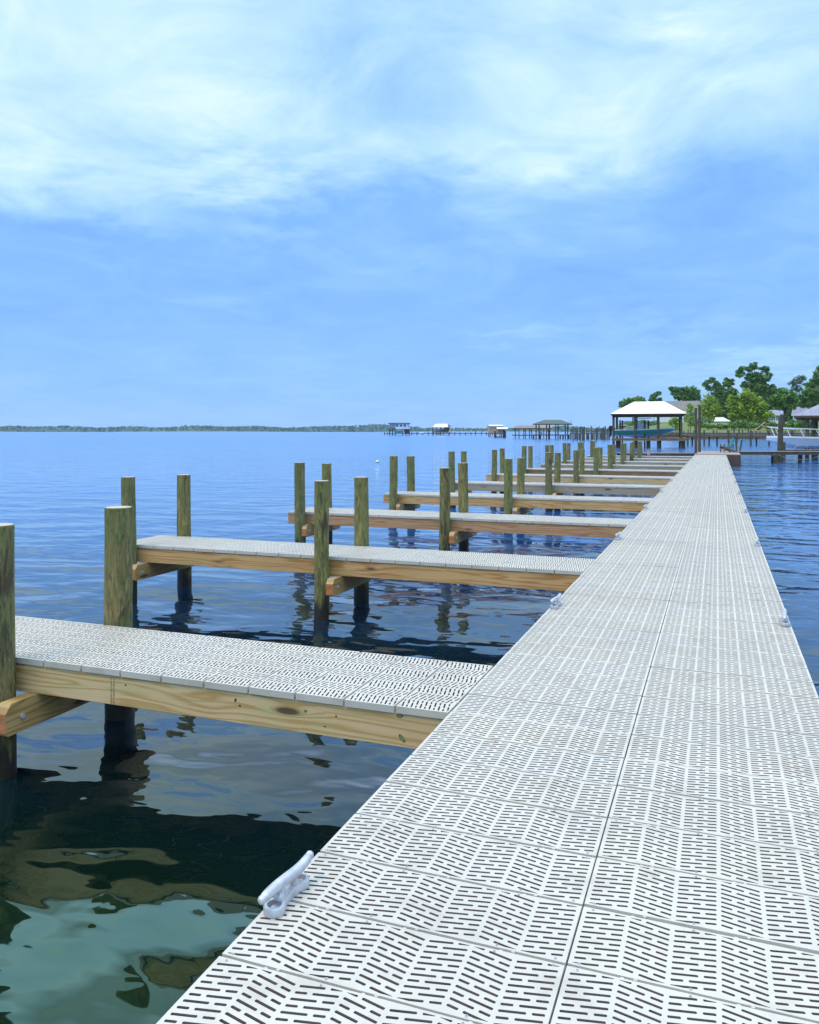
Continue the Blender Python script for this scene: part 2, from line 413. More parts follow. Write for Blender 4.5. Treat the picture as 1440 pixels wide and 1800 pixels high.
# seawall along that bank
sw = MB()
for (a, za), (b, zb) in zip(SHORE[2:], SHORE[3:]):
    p, q = P(a, za), P(b, zb); d = (q-p).normalized(); nrm = Vector((d.y, -d.x, 0))
    n = max(1, int((q-p).length/3.0))
    for i in range(n):
        u, v = p.lerp(q, i/n), p.lerp(q, (i+.98)/n)
        vs = [r + nrm*o + Vector((0, 0, z)) for r in (u, v) for o, z in ((-.15, -.5), (.15, -.5), (.15, 1.72), (-.15, 1.72))]
        sw.add(vs, [(1, 5, 6, 2), (2, 6, 7, 3), (0, 3, 7, 4), (0, 1, 2, 3), (7, 6, 5, 4)])
swr = empty('seawall', P(1165, 237), 0, 'long brown timber seawall holding the lawn along the shore', 'seawall')
def reloc(mb, root):                       # world coords -> root's local frame
    inv = Matrix.Translation(root.location) @ Matrix.Rotation(root.rotation_euler.z, 4, 'Z'); inv.invert()
    mb.v = [tuple(inv @ Vector(q)) for q in mb.v]; return mb
reloc(sw, swr).build('wall_boards', M['brownwood'], swr)
cp_ = MB(); wl = MB()
for (a, za), (b, zb) in zip(SHORE[2:], SHORE[3:]):
    p, q = P(a, za), P(b, zb)
    cp_.bar(p+Vector((0, 0, 1.80)), q+Vector((0, 0, 1.80)), .6, .14)
    d = (q-p).normalized(); nrm = Vector((d.y, -d.x, 0))*.33
    wl.bar(p+nrm+Vector((0, 0, 1.05)), q+nrm+Vector((0, 0, 1.05)), .18, .22)
reloc(cp_, swr).build('wall_cap', M['oldwood'], swr); reloc(wl, swr).build('waler', M['darkwood'], swr)

# ------------------------------------------------------------------ deck panel (one mesh, copied for every panel)
PW, PD, PT = 0.92, 0.305, 0.038          # 3 ft x 1 ft, slotted
def panel_mesh(name, fine):
    gx, gap = .0016, .0060
    hx, hy = PW/2-gx, PD/2-gap
    loops = [[(-hx, -hy), (hx, -hy), (hx, hy), (-hx, hy)]]
    NZ = 7; zw = (2*hx-.012)/NZ; rib = .013; sw_ = .0047; pitch = .0256
    for k in range(NZ):
        x0 = -hx+.006+k*zw+rib/2; x1 = x0+zw-rib; xc = (x0+x1)/2
        m = .21 if k % 2 == 0 else -.23
        L = x1-x0
        for j in range(-8, 9):
            yk = j*pitch
            segs = [(0, .28), (.40, 1.0)] if (j+k) % 2 == 0 else [(0, .60), (.72, 1.0)]
            for a, b in segs:
                xa, xb = x0+a*L, x0+b*L
                ya, yb = yk+m*(xa-xc), yk+m*(xb-xc)
                d = Vector((xb-xa, yb-ya)).normalized(); n = Vector((-d.y, d.x))
                A, B = Vector((xa, ya)), Vector((xb, yb)); r = sw_
                if fine: lp = [A+d*r*.5-n*r, B-d*r*.5-n*r, B-n*r*.5, B+n*r*.5, B-d*r*.5+n*r, A+d*r*.5+n*r, A+n*r*.5, A-n*r*.5]
                else: lp = [A-n*r, B-n*r, B+n*r, A+n*r]
                for sg in (1, -1):          # slots taper off where they meet the panel's edge rail
                    lim = hy-.0085; o_ = []
                    for p_, q_ in zip(lp, lp[1:]+lp[:1]):
                        i1, i2 = p_.y*sg <= lim, q_.y*sg <= lim
                        if i1: o_.append(p_)
                        if i1 != i2: t_ = (sg*lim-p_.y)/(q_.y-p_.y); o_.append(p_.lerp(q_, t_))
                    lp = o_
                    if len(lp) < 3: break
                if len(lp) < 3: continue
                ar = abs(sum(p_.x*q_.y-q_.x*p_.y for p_, q_ in zip(lp, lp[1:]+lp[:1])))/2
                if ar < 9e-5: continue
                loops.append([tuple(q) for q in lp])
    vs = []; edges = []
    idx = []
    for lp in loops:
        o = len(vs); vs += [Vector(q) for q in lp]; idx.append([o+i for i in range(len(lp))])
        edges += [(o+i, o+(i+1) % len(lp)) for i in range(len(lp))]
    ov, oe, of, _a, _b, og = delaunay_2d_cdt(vs, [], idx, 0, 1e-6)
    of = [f for f, g in zip(of, og) if list(g) == [0]]     # keep the land, drop what lies in a slot
    mb = MB()
    mb.add([(q.x, q.y, 0) for q in ov], of, 0)
    # slot walls and outer lip
    def wall(lp, z, flip, mi=0):
        n = len(lp); vv = [(x, y, 0) for x, y in lp]+[(x, y, z) for x, y in lp]
        mb.add(vv, [((i, (i+1) % n, n+(i+1) % n, n+i) if flip else (n+i, n+(i+1) % n, (i+1) % n, i)) for i in range(n)], mi)
    wall(loops[0], -PT, False)
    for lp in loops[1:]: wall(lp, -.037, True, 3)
    if fine:
        for sx in (-1, 1):                  # spacer lugs between rows
            for q in (.18, .50, .82):
                xx = -hx+q*2*hx
                mb.box(xx-.022, xx-.012, sx*hy, sx*(hy+gap*.9), -.012, -.001) if sx > 0 else mb.box(xx+.012, xx+.022, -(hy+gap*.9), -hy, -.012, -.001)
        for (xx, yy) in [(-hx+.030, hy-.010), (-hx+.030, -hy+.010), (hx-.030, hy-.010), (hx-.030, -hy+.010),
                         (-.135, hy-.0095), (-.135, -hy+.0095), (.26, hy-.0095), (.26, -hy+.0095)]:
            n = 10; rr = .0046
            mb.add([(xx+rr*math.cos(2*math.pi*i/n), yy+rr*math.sin(2*math.pi*i/n), .0012) for i in range(n)], [tuple(range(n))], 1)
            mb.add([(xx+rr*.45*math.cos(2*math.pi*i/6), yy+rr*.45*math.sin(2*math.pi*i/6), .0018) for i in range(6)], [tuple(range(6))], 2)
    return mb
pm_f = panel_mesh('deck_panel', True); pm_c = panel_mesh('deck_panel_plain', False)
PM = pm_f.mesh('deck_panel', [M['deck'], M['steel'], M['under'], M['slot_shade']]); PMC = pm_c.mesh('deck_panel', [M['deck'], M['steel'], M['under'], M['slot_shade']])

# ------------------------------------------------------------------ main dock
XL, XS, XR = -1.315, -0.392, 0.531
Y0 = 2.266
dock = empty('dock', (XS, 0, 0), 0, 'long straight dock walkway decked in two columns of white slotted panels', 'dock')
row0 = -12; nrow = int((54.6-Y0)/PD); near = range(-3, 47)
for r in near:
    for c in (0, 1):
        o = link('deck_panel', PM, dock); o.location = ((-.5+c)*(XR-XS), Y0+(r+.5)*PD, DECK + rnd.uniform(-.0018, .0018))
        o.rotation_euler = (rnd.uniform(-.008, .008), rnd.uniform(-.002, .002), rnd.uniform(-.0012, .0012))
va = np.array(pm_c.v); nv = len(va); allv = []; allf = []; i = 0
for r in range(row0, nrow):
    if r in near: continue
    for c in (0, 1):
        allv.append(va + np.array([(-.5+c)*(XR-XS), Y0+(r+.5)*PD, DECK])); i += 1
allv = np.concatenate(allv)
me = bpy.data.meshes.new('deck_panels'); fl = [np.array(f) for f in pm_c.f]
lens = np.array([len(f) for f in fl]); flat = np.concatenate(fl)
loops = (flat[None, :] + (np.arange(i)*nv)[:, None]).ravel(); tot = np.tile(lens, i); start = np.concatenate([[0], np.cumsum(tot)[:-1]])
me.vertices.add(len(allv)); me.vertices.foreach_set('co', allv.ravel())
me.loops.add(len(loops)); me.loops.foreach_set('vertex_index', loops.astype(np.int32))
me.polygons.add(len(tot)); me.polygons.foreach_set('loop_start', start.astype(np.int32)); me.polygons.foreach_set('loop_total', tot.astype(np.int32))
me.materials.append(M['deck']); me.materials.append(M['deck']); me.materials.append(M['deck']); me.materials.append(M['slot_shade'])
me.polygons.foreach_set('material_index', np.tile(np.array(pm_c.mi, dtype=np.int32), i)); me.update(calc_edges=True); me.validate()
tag(link('distant_deck_panels', me, dock), kind='stuff')
for xx in (XL+.05, XS-.05, XS+.05, XR-.05):
    b = MB(); ly = Y0+row0*PD
    while ly < 54.5:
        b.box(xx-XS-.02, xx-XS+.02, ly, min(ly+6.0, 54.6), DECK-PT-.24, DECK-PT-.001); ly += 6.004
    b.build('stringer', M['beam_grey'] if xx < XS-.5 or xx > 0 else M['under'], dock)
for k in range(13):
    yy = 1.9+4.59*k
    b = MB(); b.box(XL-XS+.10, XR-XS-.10, yy-.09, yy+.0, DECK-PT-.48, DECK-PT-.245); b.build('cross_beam', M['under'], dock)
    for xx in (XL+.28, XR-.28):
        b = MB(); b.tube([(xx-XS, yy+.12, -1.5), (xx-XS, yy+.12, DECK-PT-.26)], .10, 12); b.build('support_post', M['pile'], dock)

# ------------------------------------------------------------------ finger piers
FP, FY0, FL, FW = 4.59, 4.07, 6.10, 0.92
BEAMS = ['beam_pale', 'beam', 'beam_red', 'beam', 'beam_grey', 'beam_pale', 'beam_dark', 'beam_grey', 'beam_grey', 'beam_grey', 'beam_grey']
FLAB = ['finger pier nearest the viewer, its pale pine side beam bearing an ink stamp',
        'second finger pier from the viewer, honey pine side beam with dark knots',
        'third finger pier from the viewer, reddish pine side beam, its outer end in open view',
        'fourth finger pier from the viewer, pine side beam with chipped knots near the middle',
        'fifth finger pier from the viewer, greyish pine side beam under white decking',
        'sixth finger pier from the viewer, pale greenish pine side beam',
        'seventh finger pier from the viewer, the one with a dark brown side beam',
        'eighth finger pier from the viewer, just beyond the dark brown one',
        'ninth finger pier from the viewer, a thin white and grey strip',
        'tenth finger pier from the viewer, last but one of the row',
        'eleventh and farthest white decked finger pier, by the tall dark posts']
def chamfer_beam(x0, x1, y0, y1, z0, z1):
    c = .055
    prof = [(y0, z0), (y1, z0), (y1, z1-c), (y1-c, z1), (y0+c, z1), (y0, z1-c)]
    prof = [(y0, z0+.02), (y0+.02, z0), (y1-.02, z0), (y1, z0+.02), (y1, z1-c), (y1-c*.8, z1), (y0+c*.8, z1), (y0, z1-c)]
    b = MB(); n = len(prof)
    vs = [(x0, y, z) for y, z in prof]+[(x1, y, z) for y, z in prof]
    b.add(vs, [tuple(range(n))[::-1], tuple(n+i for i in range(n))])
    for i in range(n):
        j = (i+1) % n
        b.add([vs[i], vs[j], vs[n+j], vs[n+i]], [(0, 1, 2, 3)], 1 if i == 7 else 0)
    return b
def finger(k):
    y = FY0+FP*k
    f = empty('finger_pier', (XL, y, 0), 0, FLAB[k], 'pier', 'finger piers off the left side of the dock')
    bt = DECK-PT; bm_ = M[BEAMS[k]]
    for i in range(20):
        o = link('deck_panel', PM if k < 4 else PMC, f); o.location = (-.004-(i+.5)*PD, FW/2, DECK+rnd.uniform(-.0006, .0006)); o.rotation_euler = (rnd.uniform(-.001, .001), rnd.uniform(-.002, .002), R_(90))
    b = MB(); b.box(-FL, -.002, .012, .052, bt-.185, bt-.001, ch=.003); fb_ = b.build('side_beam', bm_, f)
    if k == 0:                              # ink grade stamp across the board's face (illegible in the photo)
        s = MB(); q = random.Random(3)
        for col in range(2):
            for i in range(16):
                h = q.uniform(.004, .009); zz = bt-.012-i*.0106; xx = -2.22+col*.020
                s.box(xx, xx+q.uniform(.006, .013), .0105, .0118, zz-h, zz-h*.45)
                s.box(xx+q.uniform(0, .004), xx+.004+q.uniform(0, .004), .0104, .0117, zz-h*.95, zz-h*.2)
        s.build('stamp', M['ink'], fb_)
        for kx, kz, a, c, tilt, green in ((-1.587, .556, .026, .011, -50, 1), (-1.60, .676, .020, .010, 5, 1), (-3.42, .640, .007, .006, 0, 0), (-2.63, .640, .012, .007, 70, 0),
                                          (-2.60, .611, .008, .006, 0, 0), (-2.17, .632, .010, .008, 20, 1), (-1.98, .626, .006, .005, 0, 0), (-2.05, .56, .007, .004, 0, 0)):
            kb = MB(); n = 14; ca, sa_ = math.cos(R_(tilt)), math.sin(R_(tilt))
            for sc_, yy, mi in ((1.0, .0114, 0), (.72, .0110, 1)):
                kb.add([(kx-XL+(a*ca*math.cos(t)-c*sa_*math.sin(t))*sc_, yy, kz+(a*sa_*math.cos(t)+c*ca*math.sin(t))*sc_) for t in [2*math.pi*i/n for i in range(n)]], [tuple(range(n))], mi)
            kb.build('knot', [M['ink2'], M['knotgreen'] if green else M['ink2']], fb_)
    b = MB(); b.box(-FL, -.002, FW-.052, FW-.012, bt-.185, bt-.001, ch=.003); b.build('side_beam', bm_, f)
    b = MB(); b.box(-FL+.002, -FL+.042, .054, FW-.054, bt-.183, bt-.002); b.build('end_board', M['under'], f)
    b = MB()
    for q in range(1, 8): b.box(-FL+q*.76-.02, -FL+q*.76+.02, .054, FW-.054, bt-.14, bt-.003)
    b.box(-FL+.044, -.002, FW/2-.02, FW/2+.02, bt-.16, bt-.142)
    b.build('joists', M['under'], f)
    for j, xx in enumerate((-4.33, -7.11)):
        x0 = xx-XL+.115
        cb = chamfer_beam(x0, x0+.088, -.24, FW+.26, bt-.185-.20, bt-.187).build('cross_beam', [M['cross'], M['cut']], f)
        for yy in (-.11, FW+.11):
            bo = MB(); bo.tube([(x0+.086, yy, bt-.29), (x0+.102, yy, bt-.29)], .016, 6); bo.build('bolt', M['steel'], cb)
    return f
for k in range(11): finger(k)

# ------------------------------------------------------------------ mooring piles
def pile_mesh(seed, r, top):
    q = random.Random(seed); b = MB(); n = 28; bot = -2.2
    zs = [bot, -.3, 0, .2] + [.2+(top-.2)*i/9 for i in range(1, 10)]
    ph = [q.uniform(0, 6.28) for _ in range(5)]; ax, ay = q.uniform(-.012, .012), q.uniform(-.006, .006)
    vs = []; fs = []
    def ring(z, rr):
        o = len(vs)
        for i in range(n):
            a = 2*math.pi*i/n
            w = 1+.022*math.sin(2*a+ph[0]+z*1.1)+.014*math.sin(3*a+ph[1]-z*2.0)+.008*math.sin(7*a+ph[2]+z*5)+.006*q.uniform(-1, 1)
            vs.append((ax*z+.006*math.sin(z*2.3+ph[3])+rr*w*math.cos(a), ay*z+rr*w*math.sin(a), z))
        return o
    o = [ring(z, r*(1.06-.05*(z/1.6))) for z in zs]
    for a, b_ in zip(o, o[1:]):
        for i in range(n): fs.append((a+i, a+(i+1) % n, b_+(i+1) % n, b_+i))
    b.add(vs, fs, 0)
    tip = o[-1]; tv = vs[tip:tip+n]; c = Vector((0, 0, 0))
    for t in tv: c += Vector(t)/n
    tilt = q.uniform(-.01, .01)
    ins = [tuple(c+(Vector(t)-c)*.955+Vector((0, 0, .008))) for t in tv]
    b.add(list(tv)+ins, [(i, (i+1) % n, n+(i+1) % n, n+i) for i in range(n)], 0)
    b.add(ins, [tuple(range(n))], 1)
    me = b.mesh('mooring_pile', [M['pile'], M['endgrain']])
    me.polygons.foreach_set('use_smooth', [len(p.vertices) < 6 for p in me.polygons]); me.update()
    return me
look = {(0, 'front', 'inner'): 'thick green stained', (0, 'back', 'inner'): 'mossy green topped', (1, 'front', 'inner'): 'gnarled grey green',
        (1, 'back', 'inner'): 'brown', (2, 'front', 'inner'): 'brown stained green', (2, 'front', 'outer'): 'dark stained'}
for k in range(11):
    for side, yy in (('front', -.105), ('back', FW+.105)):
        for pos, xx in (('inner', -4.33), ('outer', -7.11)):
            if k == 0 and pos == 'outer': pass
            r = .103 if k == 0 else .091 + rnd.uniform(-.006, .006)
            top = DECK+.875+rnd.uniform(-.035, .035)
            if k == 0: top = DECK+ (.87 if side == 'front' else .885)
            o = link('mooring_pile', pile_mesh(k*10+(side == 'back')*3+(pos == 'outer')*5, r, top))
            o.location = (xx+rnd.uniform(-.02, .02), FY0+FP*k+yy+(.01 if r > .1 else 0)*(1 if side == 'back' else -1), 0)
            kind = look.get((k, side, pos), 'round green brown')
            if 'pile' in kind: lab = f'{kind}, on the {side} edge of the {ORD[k]} finger pier, {pos} end'
            else: lab = f'{kind} timber pile on the {side} edge of the {ORD[k]} finger pier, {"dock side" if pos == "inner" else "outer end"}'
            tag(o, lab, 'pile', 'mooring piles beside the finger piers')

# ------------------------------------------------------------------ cleats
def make_cleat():
    c = empty('mooring_cleat', (0, 0, 0))
    n = 14; vs = []; 
    # base plate with round ends and a waist
    prof = []
    for i in range(n+1):
        a = -math.pi/2+math.pi*i/n; prof.append((.034*math.cos(a), .062+.034*math.sin(a)))
    right = [(x, y) for x, y in prof]
    def outline(s):
        pts = []
        for i in range(13):                 # far end, right to left over the top
            a = R_(-35)+R_(250)*i/12; pts.append((.034*s*math.cos(a), .078+.034*s*math.sin(a)))
        for y, w in ((.04, .021), (.012, .017), (-.012, .017), (-.04, .021)): pts.append((-w*s, y))
        for i in range(13):
            a = R_(145)+R_(250)*i/12; pts.append((.034*s*math.cos(a), -.078+.034*s*math.sin(a)))
        for y, w in ((-.04, .021), (-.012, .017), (.012, .017), (.04, .021)): pts.append((w*s, y))
        return pts
    o1 = outline(1.0); o2 = outline(.9); m = len(o1)
    b = MB()
    vs = [(x, y, 0) for x, y in o1]+[(x, y, .022) for x, y in o1]+[(x, y, .026) for x, y in o2]
    fs = []
    for L in (0, 1):
        for i in range(m): fs.append((L*m+i, L*m+(i+1) % m, (L+1)*m+(i+1) % m, (L+1)*m+i))
    b.add(vs, fs)
    # top with two countersunk holes
    tv = [Vector((x, y)) for x, y in o2]; ed = [(i, (i+1) % m) for i in range(m)]
    for sy in (-1, 1):
        o = len(tv); tv += [Vector((.0230*math.cos(2*math.pi*i/16), sy*.078+.0230*math.sin(2*math.pi*i/16))) for i in range(16)]
        ed += [(o+i, o+(i+1) % 16) for i in range(16)]
        r1 = [(.0230*math.cos(2*math.pi*i/16), sy*.078+.0230*math.sin(2*math.pi*i/16), .026) for i in range(16)]
        r2 = [(x*.92, sy*.078+(y-sy*.078)*.92, .010) for x, y, z in r1]
        b.add(r1+r2, [(i, 16+i, 16+(i+1) % 16, (i+1) % 16) for i in range(16)]+[tuple(16+i for i in range(16))], 1)
    fc_ = [list(range(m)), list(range(m, m+16)), list(range(m+16, m+32))]
    ov, oe, of, _a, _b, og = delaunay_2d_cdt(tv, [], fc_, 0, 1e-7)
    of = [f for f, g in zip(of, og) if list(g) == [0]]
    b.add([(q.x, q.y, .026) for q in ov], of)
    base = b.build('base', [M['cleat'], M['steel']], c); smooth_by_angle(base, 40)
    for sy in (-1, 1):
        b = MB(); b.tube([(0, sy*.052, .018), (0, sy*.043, .032), (0, sy*.037, .046), (0, sy*.033, .066)], [.021, .016, .0145, .0165], 12)
        b.build('leg', M['cleat'], c, True)
    b = MB(); pts = []; rs = []
    for i in range(17):
        t = -1+i/8; y = t*.142
        pts.append((.010*t, y*.94, .064-.010*t+.020*max(0, t)**3-.008*max(0, -t)**3)); rs.append(.0178-.0032*t*t if abs(t) < .99 else .012)
    b.tube(pts, rs, 14); b.ball(pts[0], .0142); b.ball(pts[-1], .0142)
    b.build('horn', M['cleat'], c, True)
    for sy in (-1, 1):
        b = MB(); b.tube([(0, sy*.078, .009), (0, sy*.078, .017)], .0115, 6); b.build('bolt', M['steel'], c)
    return c
cl0 = make_cleat(); used = False
def place_cleat(x, y, label):
    global used
    if not used: c = cl0; used = True
    else:
        c = cl0.copy(); COL.objects.link(c)
        for ch in list(cl0.children):
            d = ch.copy(); COL.objects.link(d); d.parent = c
    c.location = (x, y, DECK+.0015)
    tag(c, label, 'cleat', 'mooring cleats along the dock edges')
for k in range(11):
    yy = 2.27+FP*k
    place_cleat(XL+.042, yy, ('large silver grey mooring cleat nearest the viewer, on the left dock edge' if k == 0 else
                f'silver grey cleat on left dock edge between the {ORD[k-1]} and {ORD[k]} finger piers'))
    if k: place_cleat(XR-.045, yy+.02, f'silver grey cleat on right dock edge, {ORD[k-1] if k > 1 else "nearest"} one from the viewer along that edge')

# ------------------------------------------------------------------ end platform, chair, tall posts, side walkway
def facing(O, zc):                             # facing the viewpoint: local x = right, y = away, z up
    a = math.atan((O-CX)/F); k = zc/F*math.cos(a)
    return TH-a, (lambda px: (px-O)*k)
def frame(px, zc): return P(px, zc, 0.0)      # local x = photo right, y = away, z = up from the water (rz = TH)
pl = empty('end_platform', (XS, 54.62, 0), 0, 'weathered pinkish grey boarded platform at the far end of the dock', 'platform')
pw0, pw1, pd_ = XL-XS-.02, XR-XS+.85, 9.0
b = MB(); n = int(pd_/.145)
for i in range(n): b.box(pw0, pw1, i*.145, i*.145+.138, DECK-.005, DECK+.033)
b.build('deck_boards', M['oldwood'], pl)
b = MB(); b.box(pw1-.06, pw1-.005, .01, pd_-.02, -.5, DECK-.008); b.box(pw0+.06, pw1-.062, .06, .11, -.4, DECK-.008); b.box(XR-XS+.02, pw1-.062, .0, .055, -.5, DECK-.008)
b.build('skirt_boards', M['darkwood'], pl)  # dark brown puts the shadow on these boards into their colour
for xx in (pw0+.2, pw1-.25):
    for yy in (3.0, 7.5):
        b = MB(); b.tube([(xx, yy, -1.5), (xx, yy, DECK-.01)], .13, 10); b.build('support_post', M['post'], pl)

def tall_post(px, zc, ztop, r, label, mat='post', lean=0.0, band=False, group=None):
    o_ = P(px, zc, 0)
    b = MB(); b.tube([(0, 0, -1.5), (lean*.5, 0, ztop*.5), (lean, 0, ztop)], [r*1.05, r, r*.95], 14)
    if band: b.tube([(-.03, -r*.75, -.4), (-.03, -r*.75, ztop*.42)], r*.55, 8, 1)
    o = b.build('timber_post', [M[mat], M['magenta']], None, True); smooth_by_angle(o, 40); o.location = o_
    return tag(o, label, 'post', group)
tall_post(1223.6, 53.5, 3.74, .090, 'thin tall dark post at the dock end, left of the pair, maroon near its foot', band=True)
tall_post(1229.8, 56.5, 4.02, .10, 'tall dark post right of the pair at the far end of the dock')
tall_post(1368.0, 57.0, 3.15, .10, 'tall dark post left of the pair standing beside the side walkway', lean=.12, group=None)
tall_post(1374.3, 57.5, 3.40, .11, 'tall dark post right of the pair standing beside the side walkway')
tall_post(1293.5, 64.0, 2.05, .07, 'thin leaning post in the water just behind the teal chair, left one', lean=.12)
tall_post(1298.5, 66.0, 1.5, .07, 'short leaning post in the water just behind the teal chair, right one', lean=.25)

# adirondack chair, facing photo left
ch = empty('adirondack_chair', P(1279, 56.0, DECK+.034), TH, 'wooden adirondack chair with teal back standing on the end platform', 'chair')
b = MB()
for i in range(5): 
    yy = -.26+i*.13; ht = 1.02-.05*abs(i-2)
    b.bar((.16, yy, .30), (.40, yy, ht), .11, .025)
b.build('backrest', M['tealchair'], ch)
b = MB()
for i in range(6): b.bar((-.36+i*.1, -.30, .40-.022*i), (-.36+i*.1, .30, .40-.022*i), .085, .025)
b.build('seat', M['tealchair'], ch)
for s in (-1, 1):
    b = MB(); b.box(-.46, .32, s*.36-.075, s*.36+.075, .565, .592); b.build('armrest', M['oldwood'], ch)
    b = MB(); b.bar((-.34, s*.33, 0), (-.34, s*.33, .565), .05, .12); b.build('leg', M['brownwood'], ch)
    b = MB(); b.bar((-.40, s*.31, .38), (.42, s*.31, .03), .04, .14); b.bar((.27, s*.34, .0), (.27, s*.34, .565), .04, .10); b.build('leg', M['brownwood'], ch)

# walkway running right from the platform
wk = empty('side_walkway', P(1299, 55.5), TH-R_(1.5), 'narrow weathered walkway running right from the end platform over open water', 'walkway')
b = MB()
for i in range(70): b.box(i*.15, i*.15+.143, 0, 1.0, .80, .838)
b.build('deck_boards', M['oldwood'], wk)
for yy in (.03, .92):
    b = MB(); b.box(0, 10.5, yy, yy+.05, .60, .798); b.build('side_beam', M['darkwood'], wk)
for xx, yy in ((2.5, .15), (2.65, .8), (4.4, .7), (5.9, .2), (6.0, .8), (8.5, .3)):
    b = MB(); b.tube([(xx, yy, -1.2), (xx, yy, .60)], .14 if xx < 3 or xx > 5 else .10, 10); b.build('support_post', M['post'], wk)
b = MB(); L_ = [(.1, 2.4), (2.6, 5.6)]
for a, c in L_: b.tube([(a+(c-a)*i/12, -.03, .62-.34*(1-(2*i/12-1)**2)) for i in range(13)], .012, 5)
o = b.build('rope', M['rope']); o.location = wk.location; o.rotation_euler = wk.rotation_euler
tag(o, 'thin dark rope sagging in loops below the side walkway', 'rope')
wl_ = empty('weathered_walkway', P(1222, 55.3), TH, 'thin weathered grey walkway running left behind the last white finger pier', 'walkway')
b = MB()
for i in range(34): b.box(-(i+1)*.15, -(i+1)*.15+.143, 0, .9, .70, .735)
b.build('deck_boards', M['oldwood'], wl_)
b = MB(); b.box(-5.1, 0, .0, .05, .52, .698); b.box(-5.1, 0, .85, .9, .52, .698); b.build('side_beams', M['darkwood'], wl_)
for xx in (-4.6, -2.2): b = MB(); b.tube([(xx, .45, -1), (xx, .45, .69)], .1, 8); b.build('support_post', M['post'], wl_)
b = MB(); b.tube([(0, 0, 0), (0, 0, .30)], [.085, .105], 14, caps=False); b.tube([(0, 0, .005), (0, 0, .01)], .085, 14)
b.tube([(.108*math.cos(a), .108*math.sin(a), .30) for a in [2*math.pi*i/14 for i in range(15)]], .008, 5, caps=False)
b.tube([(.105*math.cos(a), 0, .30+.10*math.sin(a)) for a in [math.pi*i/8 for i in range(9)]], .005, 4)
o = b.build('bucket', M['beige']); o.location = P(1140.5, 50.6, DECK+.003); tag(o, 'small pinkish beige bucket on the farthest white finger pier', 'bucket')

b = MB(); b.ball((0, 0, .07), .12, 0, (1, 1, .85)); b.tube([(0, 0, -.03), (0, 0, .03)], .125, 14, 1); b.tube([(0, 0, .16), (0, 0, .21)], .02, 6, 1)
o = b.build('buoy', [M['white'], M['black']], None, True); o.location = P(663.5, 57.5, 0); tag(o, 'small round white buoy floating alone on the open water', 'buoy')

# ------------------------------------------------------------------ roofs and open boathouses
def hip_roof(x0, x1, y0, y1, ze, zr, rx0, rx1, mats, parent, th=.14, name='roof'):
    """hip roof slab with a real thickness; rx0..rx1 is the ridge"""
    b = MB(); ym = (y0+y1)/2
    top = [(x0, y0, ze), (x1, y0, ze), (x1, y1, ze), (x0, y1, ze), (rx0, ym, zr), (rx1, ym, zr)]
    bot = [(x+(.02 if x < 0 else -.02), y, z-th) for x, y, z in top]
    fs = [(0, 1, 5, 4), (1, 2, 5), (2, 3, 4, 5), (3, 0, 4)]
    b.add(top, fs, 0); b.add(bot, [f[::-1] for f in fs], 1)
    for i in range(4):
        j = (i+1) % 4; b.add([top[i], top[j], bot[j], bot[i]], [(3, 2, 1, 0)], 1)
    # standing seams
    nn = int((x1-x0)/.6)
    for i in range(1, nn):
        xx = x0+(x1-x0)*i/nn
        lim = 1.0
        if xx < rx0: lim = (xx-x0)/(rx0-x0)
        if xx > rx1: lim = (x1-xx)/(x1-rx1)
        if lim > .1: b.bar((xx, y0+.01, ze+.015), (xx, y0+(ym-y0)*lim, ze+(zr-ze)*lim+.015), .03, .03, 0)
    return b.build(name, mats, parent)
def posts(parent, spots, z0, z1, r, mat, name='post'):
    for x, y in spots:
        b = MB(); b.tube([(x, y, z0), (x, y, z1)], r, 8); b.build(name, mat, parent)
# 1. white roofed boathouse with the teal boat
zc = 105; s = zc/F; O = 1139; RZ, X = facing(O, zc)
bh = empty('boathouse', P(O, zc), RZ, 'open boathouse with white hip roof sheltering a teal boat', 'boathouse')
ze = zof(727.0, zc)
hip_roof(X(1072.5), X(1206.5), -.5, 6.8, ze, zof(706, 108.2), X(1114), X(1168.5), [M['roofwhite'], M['darkwood']], bh)
posts(bh, [(X(p), .1) for p in (1078, 1116.5, 1157.5, 1197)]+[(X(p), 6.1) for p in (1081, 1118, 1158, 1198)], -1.5, ze-.12, .155, M['post'])
posts(bh, [(X(1089), 1.6), (X(1133.5), 1.6), (X(1092), 4.6), (X(1140), 4.6)], -1.5, zof(738, zc), .11, M['post'], 'lift_post')
b = MB()
for yy in (-.03, 6.17): b.box(X(1075), X(1202), yy-.05, yy+.05, ze-.36, ze-.142)
for p in (1077, 1198.5): b.box(X(p)-.05, X(p)+.05, .04, 6.1, ze-.34, ze-.144)
b.build('top_beam', M['darkwood'], bh)
b = MB(); b.box(X(1075), X(1210), -.30, .9, 1.20, 1.30); b.box(X(1075), X(1210), -.27, -.2, .98, 1.198); b.build('catwalk', M['brownwood'], bh)
b = MB(); b.box(X(1170), X(1206), .92, 6.6, 1.28, 1.40); b.build('landing', M['oldwood'], bh)
posts(bh, [(X(p), .55) for p in (1086, 1140, 1159, 1201)], -1.5, 1.19, .26, M['darkwood'], 'thick_pile')

